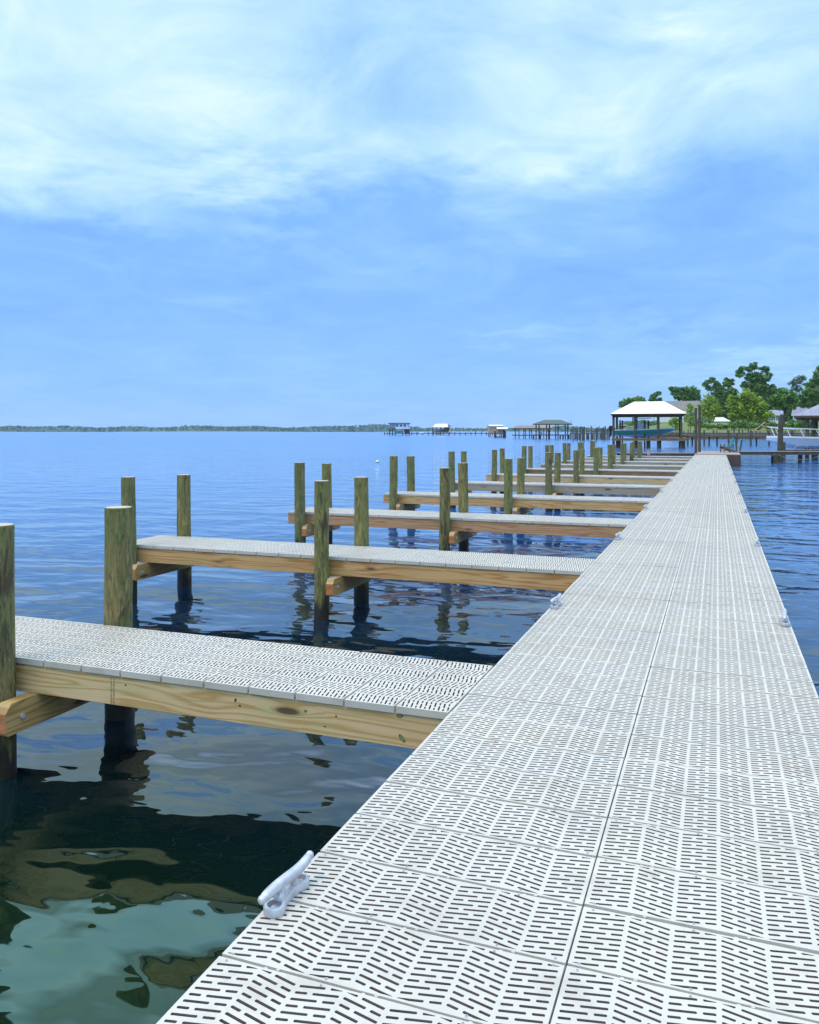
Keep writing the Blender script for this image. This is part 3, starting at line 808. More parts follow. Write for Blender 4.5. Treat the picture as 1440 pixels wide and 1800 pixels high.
def boat_hull(L, W, z0, z1, parent, mats, bow_up=.25):
    """bow towards +x; lofted v-hull with gunwale and deck"""
    b = MB(); N = 14; ring = []
    for i in range(N+1):
        t = i/N; x = -L/2+L*t
        w = W/2*(1-.02*0) * (1.0 if t < .5 else math.sqrt(max(0, 1-((t-.5)/.5)**2.3)))
        w = max(w, .015); sheer = z1+bow_up*t*t; keel = z0+(z1-z0)*.75*max(0, (t-.62)/.38)**2.2
        chine = keel+(sheer-keel)*.28
        ring.append([(x, 0, keel), (x, w*.82, chine), (x, w*.97, sheer-.13), (x, w*.99, sheer-.12), (x, w, sheer), (x, w*.86, sheer+.01), (x, w*.80, sheer-.18), (x, 0, sheer-.18)])
    m = len(ring[0])
    for sgn in (1, -1):
        vs = [(x, y*sgn, z) for r in ring for x, y, z in r]
        for i in range(N):
            for k in range(m-1):
                f = (i*m+k, (i+1)*m+k, (i+1)*m+k+1, i*m+k+1)
                mi = 1 if k == 0 or k >= 2 else 0
                b.add([vs[q] for q in (f if sgn > 0 else f[::-1])], [(0, 1, 2, 3)], mi)
        tr = [vs[k] for k in range(m)]; b.add(tr, [tuple(range(m)) if sgn < 0 else tuple(range(m))[::-1]], 0)
    bm = bmesh.new(); me = b.mesh('t', mats); bm.from_mesh(me); bmesh.ops.remove_doubles(bm, verts=bm.verts[:], dist=.0005); bmesh.ops.recalc_face_normals(bm, faces=bm.faces[:])
    o_ = bpy.data.meshes.new('hull'); bm.to_mesh(o_); bm.free()
    for q in mats: o_.materials.append(q)
    o = link('hull', o_, parent); return o
bt = empty('teal_boat', P(1131.5, zc+2.6, 0), RZ, 'teal and white centre console boat lifted above the water under the white roof', 'boat')
boat_hull(7.9, 2.4, 1.50, 2.42, bt, [M['teal'], M['white']], .28)
b = MB(); b.box(-.75, .35, -.45, .45, 2.2, 3.25, ch=.06); b.build('console', M['bluewhite'], bt)
b = MB(); b.bar((.36, -.42, 3.05), (.18, -.42, 3.7), .03, .03); b.add([(.38, -.44, 3.1), (.38, .44, 3.1), (.12, .38, 3.72), (.12, -.38, 3.72)], [(0, 1, 2, 3)]); b.build('windscreen', M['glass'], bt)
b = MB(); b.box(-1.25, 1.0, -.95, .95, 3.88, 3.97, ch=.03)
tt = b.build('t_top', M['white'], bt)
b = MB()
for xx in (-.8, .45):
    for yy in (-.5, .5): b.tube([(xx, yy, 2.3), (xx, yy*1.2, 3.9)], .03, 6)
b.build('top_frame', M['steel'], bt)
b = MB(); b.box(-4.45, -3.95, -.22, .22, 2.3, 2.95, ch=.07); b.box(-4.3, -4.08, -.07, .07, 1.5, 2.3); b.build('outboard_motor', M['black'], bt)
b = MB(); b.box(-2.2, -1.5, -.5, .5, 2.25, 2.75, ch=.05); b.build('helm_seat', M['white'], bt)

# 2. green hip roofed pavilion, long brown roofed shelter, brown shed, tan roofed boathouse, white stilt house
zc = 234; s = zc/F; O = 970; RZ, X = facing(O, zc)
gp = empty('pavilion', P(O, zc), RZ, 'open pavilion on piles with dark green hip roof', 'pavilion')
ze = zof(745, zc)
hip_roof(X(936.5), X(1006.5), -.5, 7.5, ze, zof(738.0, zc+4), X(957), X(986), [M['greenroof'], M['darkwood']], gp, .25)
b = MB(); b.tube([(X(1004.5), 3.5, ze), (X(1004.5), 3.5, ze+.75)], .05, 5); b.ball((X(1004.5), 3.5, ze+.85), .16, 0, (1.3, 1, .8), 1); b.build('finial', M['darkwood'], gp)
posts(gp, [(X(p), 0) for p in (942.5, 961, 977, 994)]+[(X(p), 7) for p in (947, 966, 981.5, 999)], -1, ze-.2, .17, M['darkwood'])
b = MB(); b.box(X(937), X(1002), -.4, 1.0, .95, 1.25); b.box(X(937), X(1002), 6, 7.4, .95, 1.25); b.build('deck', M['darkwood'], gp)
posts(gp, [(X(p), .3) for p in (938, 950, 985, 990, 1000)], -1, .95, .22, M['darkwood'], 'pile')
zc = 255; s = zc/F; O = 936; RZ, X = facing(O, zc)
ls = empty('shelter', P(O, zc), RZ, 'long low open boat shelter with brown roof left of the green pavilion', 'shelter')
ze = zof(752.5, zc)
hip_roof(X(902), X(971), -.5, 6, ze, zof(748.2, zc+3), X(906), X(968), [M['brownroof'], M['darkwood']], ls, .35)
posts(ls, [(X(p), 0) for p in (906, 921, 924, 935, 948, 956)]+[(X(p), 5.5) for p in (912, 931, 943, 965)], -1, ze-.3, .14, M['darkwood'])
b = MB(); b.box(X(900), X(942), -.3, .9, .8, 1.1); b.build('deck', M['darkwood'], ls)
b = MB(); b.box(X(947), X(954), 1, 3, 1.2, 2.0, ch=.2); o = b.build('covered_skiff', M['white']); o.location = ls.location; o.rotation_euler = ls.rotation_euler
tag(o, 'small white covered skiff resting below the brown roofed shelter', 'boat')
zc = 350; s = zc/F; O = 872; X = lambda px: (px-O)*s
sh = empty('boathouse', P(O, zc), TH, 'closed boathouse with brown board walls and pale cream roof', 'boathouse')
z0, zw, zr = zof(761, zc), zof(749.2, zc), zof(746.5, zc)
b = MB(); b.box(X(860.2), X(884), 0, 7, z0, zw); b.build('wall', M['tan'], sh)
def gable(x0, x1, y0, y1, zw, zr, mats, parent, th=.2):
    """ridge along x"""
    b = MB(); ym = (y0+y1)/2
    for (ya, za, yb, zb) in ((y0, zw, ym, zr), (y1, zw, ym, zr)):
        q = [(x0, ya, za), (x1, ya, za), (x1, yb, zb), (x0, yb, zb)]
        b.add(q+[(x, y, z-th) for x, y, z in q], [(0, 1, 2, 3), (7, 6, 5, 4)], 0)
        b.add(q+[(x, y, z-th) for x, y, z in q], [(0, 4, 5, 1), (1, 5, 6, 2), (3, 7, 4, 0)], 1)
    return b.build('roof', mats, parent)
gable(X(859.5), X(885), -.4, 7.4, zw+.05, zr, [M['cream'], M['brownroof']], sh)
posts(sh, [(X(p), yy) for p in (862, 872, 882) for yy in (.5, 6.5)], -1, z0, .2, M['darkwood'])
zc = 275; s = zc/F; O = 882; X = lambda px: (px-O)*s
s2 = empty('boat_lift', P(O, zc), TH, 'small boat lift with pale peaked roof in front of the brown boathouse', 'boat lift')
ze = zof(754, zc)
gable(X(873.5), X(893), -.4, 3.5, ze, zof(751, zc), [M['cream'], M['darkroof']], s2, .2)
b = MB(); b.box(X(875), X(885.5), .6, 3, zof(762, zc), ze-.1); b.build('wall', M['tan'], s2)
b = MB(); b.box(X(885.6), X(888), .2, 2.9, -.8, ze-.2); b.build('tank', M['darkwood'], s2)
posts(s2, [(X(872), 0.2), (X(871.5), 2.8), (X(889), .2)], -1, zof(758, zc), .2, M['darkwood'])
b = MB(); b.box(X(871), X(889), 0, 3, .12, .38); b.build('lift_platform', M['darkwood'], s2)
b = MB(); b.box(X(871), X(889), 0, 3, zof(763.2, zc), zof(762, zc)); b.build('deck', M['darkwood'], s2)
zc = 480; s = zc/F; O = 777; X = lambda px: (px-O)*s
tb = empty('boathouse', P(O, zc), TH, 'boathouse with cream gable roof and dark gable end at its right', 'boathouse')
ze = zof(750.3, zc); zr = zof(744.8, zc)
b = MB(); x0, x1, xr = X(760), X(790.5), X(794.5)
q = [(x0, -.6, ze), (x1-1, -.6, ze), (X(787.5), 4, zr), (x0+2.4, 4, zr)]
b.add(q+[(x, y, z-.3) for x, y, z in q], [(0, 1, 2, 3), (7, 6, 5, 4), (0, 4, 5, 1), (3, 7, 4, 0)], 0)
q2 = [(x1-1, -.6, ze), (xr, 1.5, ze+.1), (X(787.5)+.3, 4, zr), ]
b.add([(x1-1, -.6, ze), (xr, 2.0, ze+.1), (X(787.5), 4, zr)], [(0, 1, 2)], 1)
b.add([(x0+2.4, 4, zr), (X(787.5), 4, zr), (xr, 9, ze), (x0+1, 9, ze)], [(0, 1, 2, 3)], 0)
b.add([(xr, 2.0, ze+.1), (xr, 9, ze), (X(787.5), 4, zr)], [(0, 1, 2)], 1)
b.build('roof', [M['cream'], M['darkroof']], tb)
b = MB(); b.box(X(782), X(789), .4, 8, zof(760, zc), ze-.3); b.build('wall', M['darkwood'], tb)
b = MB(); b.box(X(762), X(781.9), 5, 8, zof(759.5, zc), ze-1.2); b.build('rear_wall', M['bluewhite'], tb)
posts(tb, [(X(p), yy) for p in (761.5, 768, 775, 790) for yy in (0, 8)], -1, ze-.2, .22, M['darkwood'])
b = MB(); b.box(X(759), X(795), -.5, 8.5, zof(762.2, zc), zof(760.5, zc)); b.build('deck', M['darkwood'], tb)
b = MB(); b.bar((X(788), -.3, zof(761, zc)), (X(794), -.3, zof(751, zc)), .35, .35); b.build('ladder', M['white'], tb)
b = MB(); n_ = 8
boat = empty('white_boat', P(770, zc+3), TH, 'white boat lifted under the cream gable roofed boathouse', 'boat'); boat_hull(6, 2.2, zof(758.5, zc), zof(754.5, zc), boat, [M['hullwhite'], M['white']])
zc = 470; s = zc/F; O = 702; X = lambda px: (px-O)*s
wh = empty('stilt_house', P(O, zc), TH, 'white house on stilts with flat dark roof and a row of windows above the water', 'house')
z0, z1 = zof(754, zc), zof(744.6, zc)
b = MB(); b.box(X(695.5), X(720.3), 0, 7, z0, z1); b.build('wall', M['bluewhite'], wh)
b = MB(); b.box(X(684), X(695.4), 2.5, 7, z0+1.2, z1); b.build('porch_wall', M['bluewhite'], wh)
b = MB(); b.box(X(682), X(721.5), -.8, 7.6, z1, z1+.45); b.build('roof', M['darkroof'], wh)
for p in (698.4, 705, 711.8, 718.3):
    w = .6 if p > 718 else 1.5; hh = (.9 if p > 718 else 1.6)
    f = MB(); f.box(X(p)-w/2, X(p)+w/2, -.06, -.003, z0+1.15, z0+1.15+hh); fr = f.build('window', M['white'], wh)
    f = MB()
    for q in (-1, 1): f.box(X(p)+q*w*.23-w*.2, X(p)+q*w*.23+w*.2, -.09, -.062, z0+1.25, z0+1.05+hh)
    f.build('pane', M['glass'], fr)
b = MB(); b.box(X(684), X(695.4), -.4, 2.4, z0-.9, z0-.6); b.box(X(684), X(695.4), -.4, -.3, z0+.1, z0+.25); b.box(X(684), X(695.4), -.4, -.3, z0-.4, z0-.25); b.build('porch', M['darkwood'], wh)
posts(wh, [(X(p), yy) for p in (684.8, 690, 695, 708, 714, 719.8) for yy in (.2, 6.5)], -1, z0, .25, M['darkwood'], 'stilt')
b = MB(); b.box(X(711), X(719.5), 3, 6, .6, z0); b.build('lower_wall', M['brownwood'], wh)
b = MB(); b.box(X(683), X(721), -.6, 7, .75, 1.1); b.build('deck', M['darkwood'], wh)
gb = empty('green_boat', P(701.5, zc-2.2), TH, 'small green boat hanging under the white stilt house', 'boat'); boat_hull(5.2, 2, zof(762, zc), zof(757, zc), gb, [M['teal'], M['hullwhite']])
# far pier linking them
zc = 475; s = zc/F
fp_ = empty('far_pier', P(720, zc), TH, 'long low pier on many short piles far across the water', 'pier'); X = lambda px: (px-720)*s
b = MB(); b.box(X(675), X(684), 0, 1.4, zof(762, zc), zof(761.2, zc)); b.box(X(720), X(872), 0, 1.6, zof(762.3, zc), zof(761.2, zc)); b.build('deck', M['darkwood'], fp_)
posts(fp_, [(X(p), yy) for p in (676, 681) for yy in (.2, )], -1, zof(760, zc), .25, M['darkwood'], 'pile')
for i in range(16):
    p = 724+i*9.4+rnd.uniform(-1, 1); posts(fp_, [(X(p), .1)], -1, zof(760.2-rnd.choice((0, 0, .6, 2.2)), zc), .3, M['darkwood'], 'pile')
b = MB(); b.box(X(737), X(745), -1, .9, zof(762, zc), zof(759.6, zc), ch=.3); o = b.build('skiff', M['hullwhite']); o.location = fp_.location; o.rotation_euler = fp_.rotation_euler
tag(o, 'small pale skiff moored at the far pier between the stilt house and cream roofed boathouse', 'boat')

# distant mooring piles and long pier between pavilion and white boathouse
for i in range(30):
    px = 1004+ (i*2.45) + rnd.uniform(-1.2, 1.2); zc = rnd.uniform(185, 235)
    if px > 1074: px = rnd.uniform(1004, 1070)
    top = zof(rnd.choice((749.5, 751, 752.5, 755)), zc)+rnd.uniform(-.2, .2)
    b = MB(); b.tube([(0, 0, -1), (rnd.uniform(-.06, .06), 0, top)], rnd.uniform(.13, .20), 7); o = b.build('distant_pile', M['post']); o.location = P(px, zc)
    tag(o, 'thin dark pile in the distant cluster between the green pavilion and white roofed boathouse', 'pile', 'distant mooring piles')
zc = 225; dp = empty('distant_pier', P(1003, zc), TH, 'distant dark pier behind the cluster of mooring piles', 'pier'); s = zc/F; X = lambda px: (px-1003)*s
b = MB(); b.box(0, X(1079), 0, 1.2, zof(763, zc), zof(761.5, zc)); b.box(0, X(1079), .0, .08, zof(759.8, zc), zof(759.2, zc)); b.build('deck', M['darkwood'], dp)
posts(dp, [(X(1004+i*7.5), .3) for i in range(10)], -1, zof(763, zc), .2, M['darkwood'], 'pile')
# brown pier to the right of the boathouse, with posts
zc = 122; lp = empty('long_pier', P(1205, zc), TH, 'long brown pier running right from the white roofed boathouse along the shore', 'pier'); s = zc/F; X = lambda px: (px-1205)*s
b = MB()
for i in range(52): b.box(i*.4, i*.4+.39, 0, 1.5, 1.62, 1.70)
b.build('deck_boards', M['oldwood'], lp)
b = MB(); b.box(0, 20.8, .05, .13, 1.36, 1.615); b.box(0, 20.8, 1.35, 1.43, 1.36, 1.615); b.build('side_beam', M['brownwood'], lp)
for px in (1209, 1238, 1281, 1320, 1352, 1392): posts(lp, [(X(px), -.02)], -1.2, zof(756.5, zc) if px != 1209 else 1.6, .15, M['post'], 'post')
posts(lp, [(X(p), 1.2) for p in (1222, 1252, 1266, 1300, 1336)], -1.2, 1.6, .12, M['darkwood'], 'pile')
for i in range(36):
    px = 1170+i*6.4+rnd.uniform(-1.6, 1.6); zc = 229.5-(px-1165)*.02
    b = MB(); b.tube([(0, 0, -1), (0, 0, 2.0+rnd.choice((-.9, -.6, .2, .5, .9)))], rnd.uniform(.14, .22), 7); o = b.build('shore_pile', M['post']); o.location = P(px, zc)
    tag(o, 'short dark pile standing in the row along the brown seawall', 'pile', 'piles along the seawall')

# ------------------------------------------------------------------ right edge: boathouse, boat on its lift, lower dock
zc = 64; s = zc/F; O = 1398; RZ, X = facing(O, zc)
rb = empty('boathouse', P(O, zc), RZ, 'boathouse with pale hip roof cut off by the right edge of the photo', 'boathouse'); ze = zof(730.6, zc)
hip_roof(X(1396), X(1590), 0, 7, ze, ze+1.35, X(1460), X(1530), [M['blueroof'], M['darkwood']], rb, .16)
posts(rb, [(X(1419), .6), (X(1430.5), 1.2), (X(1437), 5.5), (X(1500), .6), (X(1560), .6)], -1.2, ze-.1, .15, M['post'])
b = MB(); b.box(X(1400), X(1585), .35, .45, ze-.34, ze-.165); b.build('top_beam', M['darkwood'], rb)
ld = empty('lower_dock', P(1376, 60.5), TH, 'low brown dock below the white boat at the right edge', 'dock')
b = MB()
for i in range(40): b.box(i*.15, i*.15+.143, 0, 1.5, .80, .84)
b.build('deck_boards', M['brownwood'], ld)
b = MB(); b.box(0, 6, .02, .08, .45, .795); b.build('side_beam', M['darkwood'], ld)
posts(ld, [(.1, .1), (1.6, .5), (3.4, .5), (5, .4)], -1.2, .79, .12, M['darkwood'], 'pile'); posts(ld, [(.05, -.1)], -1.2, zof(777, 60.5), .13, M['post'], 'bollard_post')
zc = 64.5; s = zc/F
rbt = empty('white_boat', P(1432, zc, 0), TH+math.pi, 'large white boat with bow rails raised on a lift at the right edge', 'boat')
boat_hull(7.6, 2.7, .80, 1.72, rbt, [M['hullwhite'], M['white']], .12)
b = MB(); pr = [(-.6, 1.22), (.6, 1.20), (1.8, 1.08), (2.7, .75), (3.4, .34), (3.75, 0)]; top = []
for sg in (1, -1): b.tube([(x, y*sg, 2.32+.05*i) for i, (x, y) in enumerate(pr)], .03, 6)
for x, y, i in ((-.5, 1.2, 0), (.5, 1.2, 1), (1.7, 1.08, 2), (2.6, .78, 3), (3.3, .36, 4)):
    for sg in (1, -1): b.tube([(x-.35, y*sg, 1.75), (x, y*sg, 2.32+.05*i)], .022, 6)
b.build('bow_rail', M['white'], rbt)
b = MB(); b.box(-2.2, -.9, -.6, .6, 1.6, 2.7, ch=.1); b.build('console', M['white'], rbt)
b = MB(); b.tube([(3.3+.5*math.cos(a), .1, .95+.28*math.sin(a)) for a in [math.pi*i/8 for i in range(9)]], .035, 6); o = b.build('hoop_rail', M['rope']); o.location = P(1409, 60.9, -.08); o.rotation_euler = (0, 0, TH); o.data.transform(Matrix.Translation((-3.3, 0, 0))); tag(o, 'small arched metal rail on the low brown dock by the white boat', 'rail')

# ------------------------------------------------------------------ houses on the lawn
def ground_z(py_unused, zc): return 1.2
def house(px0, px1, zc, zb, zw, zr, wallm, roofm, label, hip=0.0, wins=(), depth=9, name='house'):
    s = zc/F; O = (px0+px1)/2; RZ, X = facing(O, zc); h = empty(name, P(O, zc), RZ, label, 'house')
    b = MB(); b.box(X(px0), X(px1), 0, depth, zb-2, zw); b.build('wall', wallm, h)
    o = .6
    hip_roof(X(px0)-o, X(px1)+o, -o, depth+o, zw, zr, X(px0)-o+hip, X(px1)+o-hip, [roofm, M['white']], h, .3)
    for p, wpx, za, zb_ in wins:
        f = MB(); f.box(X(p)-wpx*s/2, X(p)+wpx*s/2, -.08, -.004, za, zb_); fr = f.build('window', M['white'], h)
        f = MB(); n = max(1, int(wpx/2.2)); w = wpx*s/n
        for i in range(n): f.box(X(p)-wpx*s/2+(i+.12)*w, X(p)-wpx*s/2+(i+.88)*w, -.12, -.082, za+.12, zb_-.12)
        f.build('pane', M['glass'], fr)
    return h
house(1150, 1236, 345, 5.5, zof(723, 345), zof(705.2, 352), M['bluewhite'], M['greyroof'], 'white house with long grey shingle roof behind the white roofed boathouse', .5,
      [(1205, 5, zof(742, 345), zof(729, 345)), (1218, 5, zof(742, 345), zof(729, 345)), (1232, 4, zof(742, 345), zof(729, 345))])
house(1240, 1282, 350, 5.5, zof(740, 350), zof(733.5, 354), M['bluewhite'], M['bluewhite'], 'low white building behind the yellow green cypress tree', 3, [])
house(1346, 1376, 310, 4.5, zof(728.5, 310), zof(720.5, 314), M['bluewhite'], M['blueroof'], 'small white house wing with tall white framed windows behind the pine', 2.2,
      [(1358.5, 8, zof(739, 310), zof(730.5, 310)), (1368.5, 7, zof(739, 310), zof(730.5, 310))], 7)
house(1394, 1426, 325, 4.5, zof(729, 325), zof(704.5, 330), M['bluewhite'], M['blueroof'], 'house with steep purple grey roof above the right boathouse', 1.0, [])
house(1088, 1155, 430, 6, zof(747, 430), zof(740, 434), M['greyroof'], M['darkroof'], 'low dark roofed house seen through the posts of the white roofed boathouse', 3, [])
# bare soil bank and rail fence
b = MB()
for i, (px, zc, z) in enumerate(((1232, 330, zof(751.5, 330)), (1287, 330, zof(751.5, 330)), (1287, 342, zof(744.5, 342)), (1232, 342, zof(744.5, 342)))): b.v.append(tuple(P(px, zc, z)))
b.f.append((0, 1, 2, 3)); b.mi.append(0)
b.add([P(1232, 330, 2), P(1287, 330, 2), P(1287, 330, zof(751.5, 330)), P(1232, 330, zof(751.5, 330))], [(0, 1, 2, 3)])
b.add([P(1287, 330, 2), P(1287, 345, 2), P(1287, 342, zof(744.5, 342)), P(1287, 330, zof(751.5, 330))], [(0, 1, 2, 3)])
b.add([P(1232, 330, 2), P(1232, 345, 2), P(1232, 342, zof(744.5, 342)), P(1232, 330, zof(751.5, 330))], [(3, 2, 1, 0)])
tag(b.build('soil_bank', plain('bare_soil', (.26, .18, .09), .9, .2, .5)), kind='structure')
fc = empty('rail_fence', P(1228, 300), TH, 'dark rail fence crossing the lawn in front of the low white building', 'fence'); s = 300/F
for i in range(15): b = MB(); b.box(i*1.25-.06, i*1.25+.06, 0, .12, 1.5, zof(750.6, 300)); b.build('fence_post', M['darkwood'], fc)
b = MB()
for zz in (zof(751.2, 300), zof(753.5, 300)): b.box(-.1, 17.6, .13, .20, zz-.09, zz+.09)
b.build('rails', M['darkwood'], fc)

# ------------------------------------------------------------------ trees
def tree(px, zc, base_py, clumps, leaf, label, trunk_px=2.0, leaf_s=.5, dens=1.0, bark='bark', name='tree', lean=0.0, sparse=False):
    """clumps: (px, py, rx, ry) of the crown's leaf masses in photo pixels at the tree's distance"""
    s = zc/F; zb = zof(base_py, zc)
    t = empty(name, P(px, zc, zb), TH, label, 'tree', 'trees on the shore')
    X = lambda p: (p-px)*s; Z = lambda p: zof(p, zc)-zb
    tb_ = MB(); topc = min(clumps, key=lambda c: c[1])
    ht = Z(topc[1]); r0 = trunk_px*s/2
    tx = X(topc[0])*.6
    tb_.tube([(0, 0, -1.0), (tx*.15, 0, ht*.3), (tx*.55, .1, ht*.65), (tx, 0, ht)], [r0*1.3, r0, r0*.65, r0*.2], 8)
    for (cx, cy, rx, ry) in clumps:
        z1 = Z(cy); z0 = max(ht*.12, z1*.62); f = z0/max(ht, .1)
        tb_.tube([(tx*f, 0, z0), (X(cx)*.55+tx*f*.45, rnd.uniform(-1, 1), (z0+z1)/2+.3), (X(cx), rnd.uniform(-1.5, 1.5), z1)], [r0*.45, r0*.3, r0*.12], 6)
    tb_.build('trunk', M[bark], t, True)
    lb = MB()
    for (cx, cy, rx, ry) in clumps:
        a, c = rx*s*1.18, ry*s*1.15; d = min(a, max(c, 1.5))*1.0
        subs = max(8, int(a*c*3.2))
        for _ in range(subs):
            while True:
                u = Vector((rnd.uniform(-1, 1), rnd.uniform(-1, 1), rnd.uniform(-1, 1)))
                if u.length <= 1: break
            u *= .82
            cc = Vector((X(cx)+u.x*a*1.08, u.y*d, Z(cy)+u.z*c*1.15-c*.1)); r = min(a, c)*rnd.uniform(.22, .42)+.4
            for _k in range(int(34*dens)):
                v = Vector((rnd.gauss(0, 1), rnd.gauss(0, 1), rnd.gauss(0, .75))); v = v.normalized()*(r*rnd.uniform(.55, 1.05)); v.z *= .85
                p = cc+v; q = leaf_s*rnd.uniform(.7, 1.5)
                n1 = Vector((rnd.gauss(0, 1), rnd.gauss(0, 1), rnd.gauss(0, .6))).normalized(); n2 = n1.cross(Vector((rnd.gauss(0, 1), rnd.gauss(0, 1), rnd.gauss(0, 1)))).normalized()
                lb.add([p-n1*q, p-n2*q*.5, p+n1*q, p+n2*q*.5], [(0, 1, 2, 3)])
    lb.build('crown', M[leaf], t)
    return t
tree(1112, 360, 744, [(1112, 708, 20, 9), (1100, 712, 12, 8), (1124, 704, 10, 7)], 'leaf_mid', 'rounded dark green tree topping the left end of the white hip roof')
tree(1150, 370, 744, [(1151, 695, 4.5, 4), (1158, 691.5, 3, 2.5), (1147, 702, 6, 4), (1160, 703, 3.5, 3)], 'leaf_dark', 'small clumpy tree peeping above the middle of the white hip roof', 1.5)
tree(1204, 380, 744, [(1206, 692, 18, 11), (1190, 690, 9, 9), (1218, 688, 10, 10), (1224, 697, 7, 9), (1200, 685, 12, 6), (1180, 684, 3, 4)], 'leaf_dark', 'broad dense dark tree behind the grey shingle roof', 3)
tree(1250, 360, 744, [(1244, 672, 5, 4), (1253, 668, 7, 4), (1261, 674, 6, 4), (1247, 682, 5, 4), (1257, 684, 8, 5), (1238, 675, 3, 3)], 'leaf_dark', 'tall open topped tree with see through crown left of the twin crowned tree', 1.8, .45, .8)
tree(1278, 365, 744, [(1282, 668, 7, 5), (1277, 675, 6, 4), (1285, 676, 6, 4), (1266, 680, 5, 6), (1283, 690, 12, 9), (1268, 695, 12, 10), (1256, 700, 10, 9)], 'leaf_dark', 'dark tree with small double topknot left of the tallest tree', 2)
tree(1328, 350, 744, [(1302, 655, 9, 6), (1312, 648, 9, 5), (1326, 643, 8, 5), (1344, 648, 10, 5), (1318, 662, 9, 6), (1335, 665, 14, 10), (1350, 660, 7, 5), (1330, 680, 20, 12), (1352, 684, 12, 10), (1340, 696, 18, 8), (1310, 676, 8, 6)], 'leaf_dark', 'tallest tree with wide lobed crown rising over the lawn', 3.2, .5)
tree(1247, 290, 755, [(1247, 700, 9, 8), (1238, 712, 9, 10), (1256, 712, 10, 10), (1247, 724, 14, 9), (1262, 722, 8, 8), (1236, 726, 7, 7), (1249, 737, 12, 6)], 'leaf_light', 'yellow green cypress with thin straight trunk right of the tall dark post pair', 1.6, .34, .75)
tree(1315, 285, 752, [(1312, 692, 12, 8), (1300, 700, 14, 9), (1322, 702, 14, 10), (1290, 712, 10, 10), (1310, 716, 18, 11), (1335, 714, 14, 12), (1345, 726, 12, 10), (1318, 732, 18, 9), (1295, 727, 11, 9), (1284, 702, 6, 6)], 'leaf_light', 'wide yellow green tree spreading over the middle of the lawn', 3, .4)
tree(1378, 270, 752, [(1372, 700, 14, 8), (1385, 694, 12, 8), (1362, 706, 9, 6), (1395, 704, 10, 8), (1378, 712, 18, 7), (1390, 716, 9, 5)], 'leaf_mid', 'dark green pine with flat spreading crown behind the side walkway posts', 3.5, .42)
tree(1395, 380, 744, [(1403, 668, 8, 6), (1393, 674, 6, 5), (1412, 665, 5, 5), (1399, 682, 9, 6)], 'leaf_pale', 'hazy grey green tree in the distance near the right edge', 1.6, .45, .7)
tree(1424, 300, 750, [(1420, 690, 13, 9), (1408, 700, 10, 8), (1432, 700, 12, 10), (1418, 710, 14, 6), (1444, 690, 12, 10)], 'leaf_mid', 'mid green bushy tree above the right boathouse roof', 2.6, .42)
tree(1442, 330, 748, [(1437, 658, 8, 7), (1446, 650, 9, 7), (1430, 668, 7, 5), (1444, 674, 12, 10), (1424, 676, 8, 7), (1456, 664, 12, 12)], 'leaf_dark', 'tall dark tree cut by the right edge of the photo', 3, .5)
tree(1214, 240, 758, [(1214, 722, 5, 5), (1209, 732, 6, 6), (1219, 733, 6, 7), (1213, 744, 8, 6), (1215, 714, 3, 3)], 'leaf_light', 'slender young tree left of the tall dark post pair', 1.0, .3, .6)
tree(1187, 240, 758, [(1187, 736, 5, 4), (1182, 742, 5, 4), (1192, 743, 5, 4), (1187, 750, 6, 4)], 'leaf_light', 'small sapling seen under the right end of the white roof', .8, .28, .6)
tree(1290, 395, 748, [(1255, 722, 16, 14), (1280, 716, 18, 16), (1310, 716, 18, 16), (1268, 734, 14, 9), (1300, 734, 16, 10)], 'leaf_dark', 'dark mass of evergreens behind the cypress and wide yellow green tree', 4, .65, 1.0, name='evergreen')
tree(1385, 395, 748, [(1345, 708, 22, 16), (1372, 700, 18, 16), (1400, 712, 20, 16), (1430, 708, 20, 18), (1350, 732, 20, 12), (1390, 734, 20, 11), (1425, 732, 18, 12)], 'leaf_dark', 'dark mass of evergreens behind the pine and the purple grey house', 4, .65, 1.0, name='evergreen')
def bush(px, zc, base_py, cl, leaf, label):
    s = zc/F; zb = zof(base_py, zc); t = empty('shrub', P(px, zc, zb), TH, label, 'shrub', 'shrubs on the shore')
    X = lambda p: (p-px)*s; Z = lambda p: zof(p, zc)-zb
    lb = MB(); tb_ = MB()
    for cx, cy, rx, ry in cl:
        tb_.tube([(X(cx)*.3, 0, -.5), (X(cx), 0, Z(cy))], [.12, .03], 5)
        for _ in range(int(rx*ry*5)+30):
            v = Vector((rnd.gauss(0, 1), rnd.gauss(0, 1), rnd.gauss(0, 1))).normalized()*rnd.uniform(.4, 1.05)
            p = Vector((X(cx)+v.x*rx*s, v.y*min(rx, ry*1.5)*s, Z(cy)+v.z*ry*s)); q = rnd.uniform(.2, .42)
            n1 = Vector((rnd.gauss(0, 1), rnd.gauss(0, 1), rnd.gauss(0, .6))).normalized(); n2 = n1.cross(Vector((rnd.gauss(0, 1), rnd.gauss(0, 1), rnd.gauss(0, 1)))).normalized()
            lb.add([p-n1*q, p-n2*q*.55, p+n1*q, p+n2*q*.55], [(0, 1, 2, 3)])
    tb_.build('stems', M['bark'], t); lb.build('foliage', M[leaf], t)
bush(1400, 250, 757, [(1396, 746, 12, 9), (1412, 744, 11, 10), (1384, 750, 7, 6), (1425, 748, 10, 8)], 'leaf_dark', 'dark shrubs massed behind the white boat at right')
bush(1362, 255, 757, [(1358, 746, 7, 6), (1366, 750, 6, 5), (1350, 751, 6, 5)], 'leaf_mid', 'shrub in front of the small white house wing')
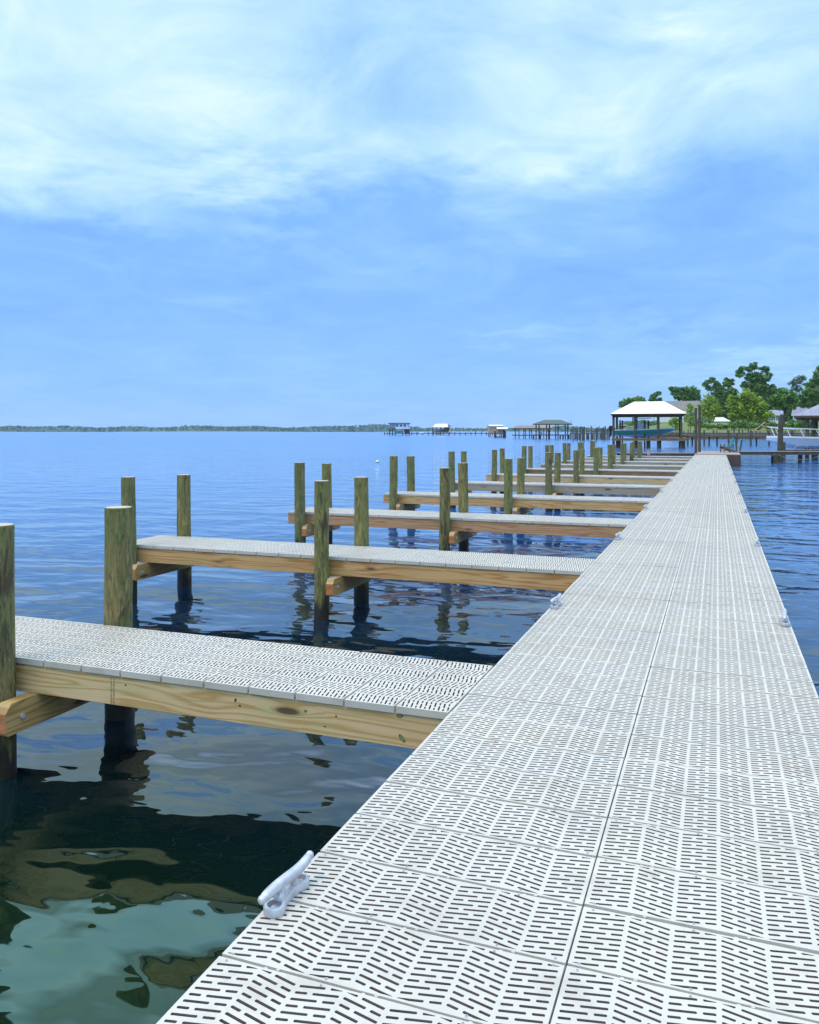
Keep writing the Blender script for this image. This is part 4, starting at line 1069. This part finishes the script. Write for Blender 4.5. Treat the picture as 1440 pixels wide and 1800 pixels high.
bush(1288, 262, 756, [(1285, 746, 5, 6), (1291, 750, 5, 5)], 'leaf_mid', 'low shrub between the cypress and the wide yellow green tree')
bush(1125, 330, 754, [(1108, 745, 10, 4), (1128, 743, 14, 6), (1150, 744, 12, 5)], 'leaf_dark', 'dark hedge behind the teal boat')
bush(1330, 258, 757, [(1322, 748, 6, 7), (1334, 750, 6, 6)], 'leaf_mid', 'low shrub under the right side of the wide yellow green tree')
bush(1258, 275, 756, [(1236, 748, 8, 5), (1250, 750, 9, 4), (1266, 749, 9, 5), (1276, 750, 7, 4)], 'leaf_mid', 'row of low shrubs at the foot of the cypress')
bush(1310, 268, 756, [(1300, 745, 9, 8), (1312, 747, 9, 7)], 'leaf_dark', 'dark shrub at the foot of the wide yellow green tree')
bush(1345, 300, 752, [(1336, 738, 8, 9), (1346, 742, 8, 8)], 'leaf_dark', 'dark shrub left of the small white house wing')
bush(1222, 300, 754, [(1232, 740, 6, 8), (1222, 744, 7, 6)], 'leaf_mid', 'leafy shrub behind the tall dark post pair')
fbm = MB()
for a, c, r in (((1326, 757), (1338, 748), 0), ((1338, 748), (1345, 741), 0), ((1338, 748), (1350, 756), 0), ((1322, 758), (1350, 757), 0), ((1342, 744), (1352, 745), 0)):
    fbm.tube([P(a[0], 240, zof(a[1], 240)), P((a[0]+c[0])/2+.5, 240.5, zof((a[1]+c[1])/2-.6, 240)), P(c[0], 241, zof(c[1], 240))], [.16, .13, .07], 6)
tag(fbm.build('fallen_branch', M['deadwood']), 'bleached bare fallen branches lying on the shore left of the white boat', 'branch')

# ------------------------------------------------------------------ air
hz = MB(); hz.box(-5700, 4600, -600, 3800, -3.6, 75)
hm = bpy.data.materials.new('river_haze'); hm.use_nodes = True; hm.node_tree.nodes.remove(hm.node_tree.nodes['Principled BSDF'])
pv = hm.node_tree.nodes.new('ShaderNodeVolumePrincipled'); pv.inputs['Color'].default_value = (.80, .90, 1.0, 1); pv.inputs['Density'].default_value = .00007
hm.node_tree.links.new(pv.outputs[0], hm.node_tree.nodes['Material Output'].inputs['Volume'])
tag(hz.build('haze', hm), kind='stuff')
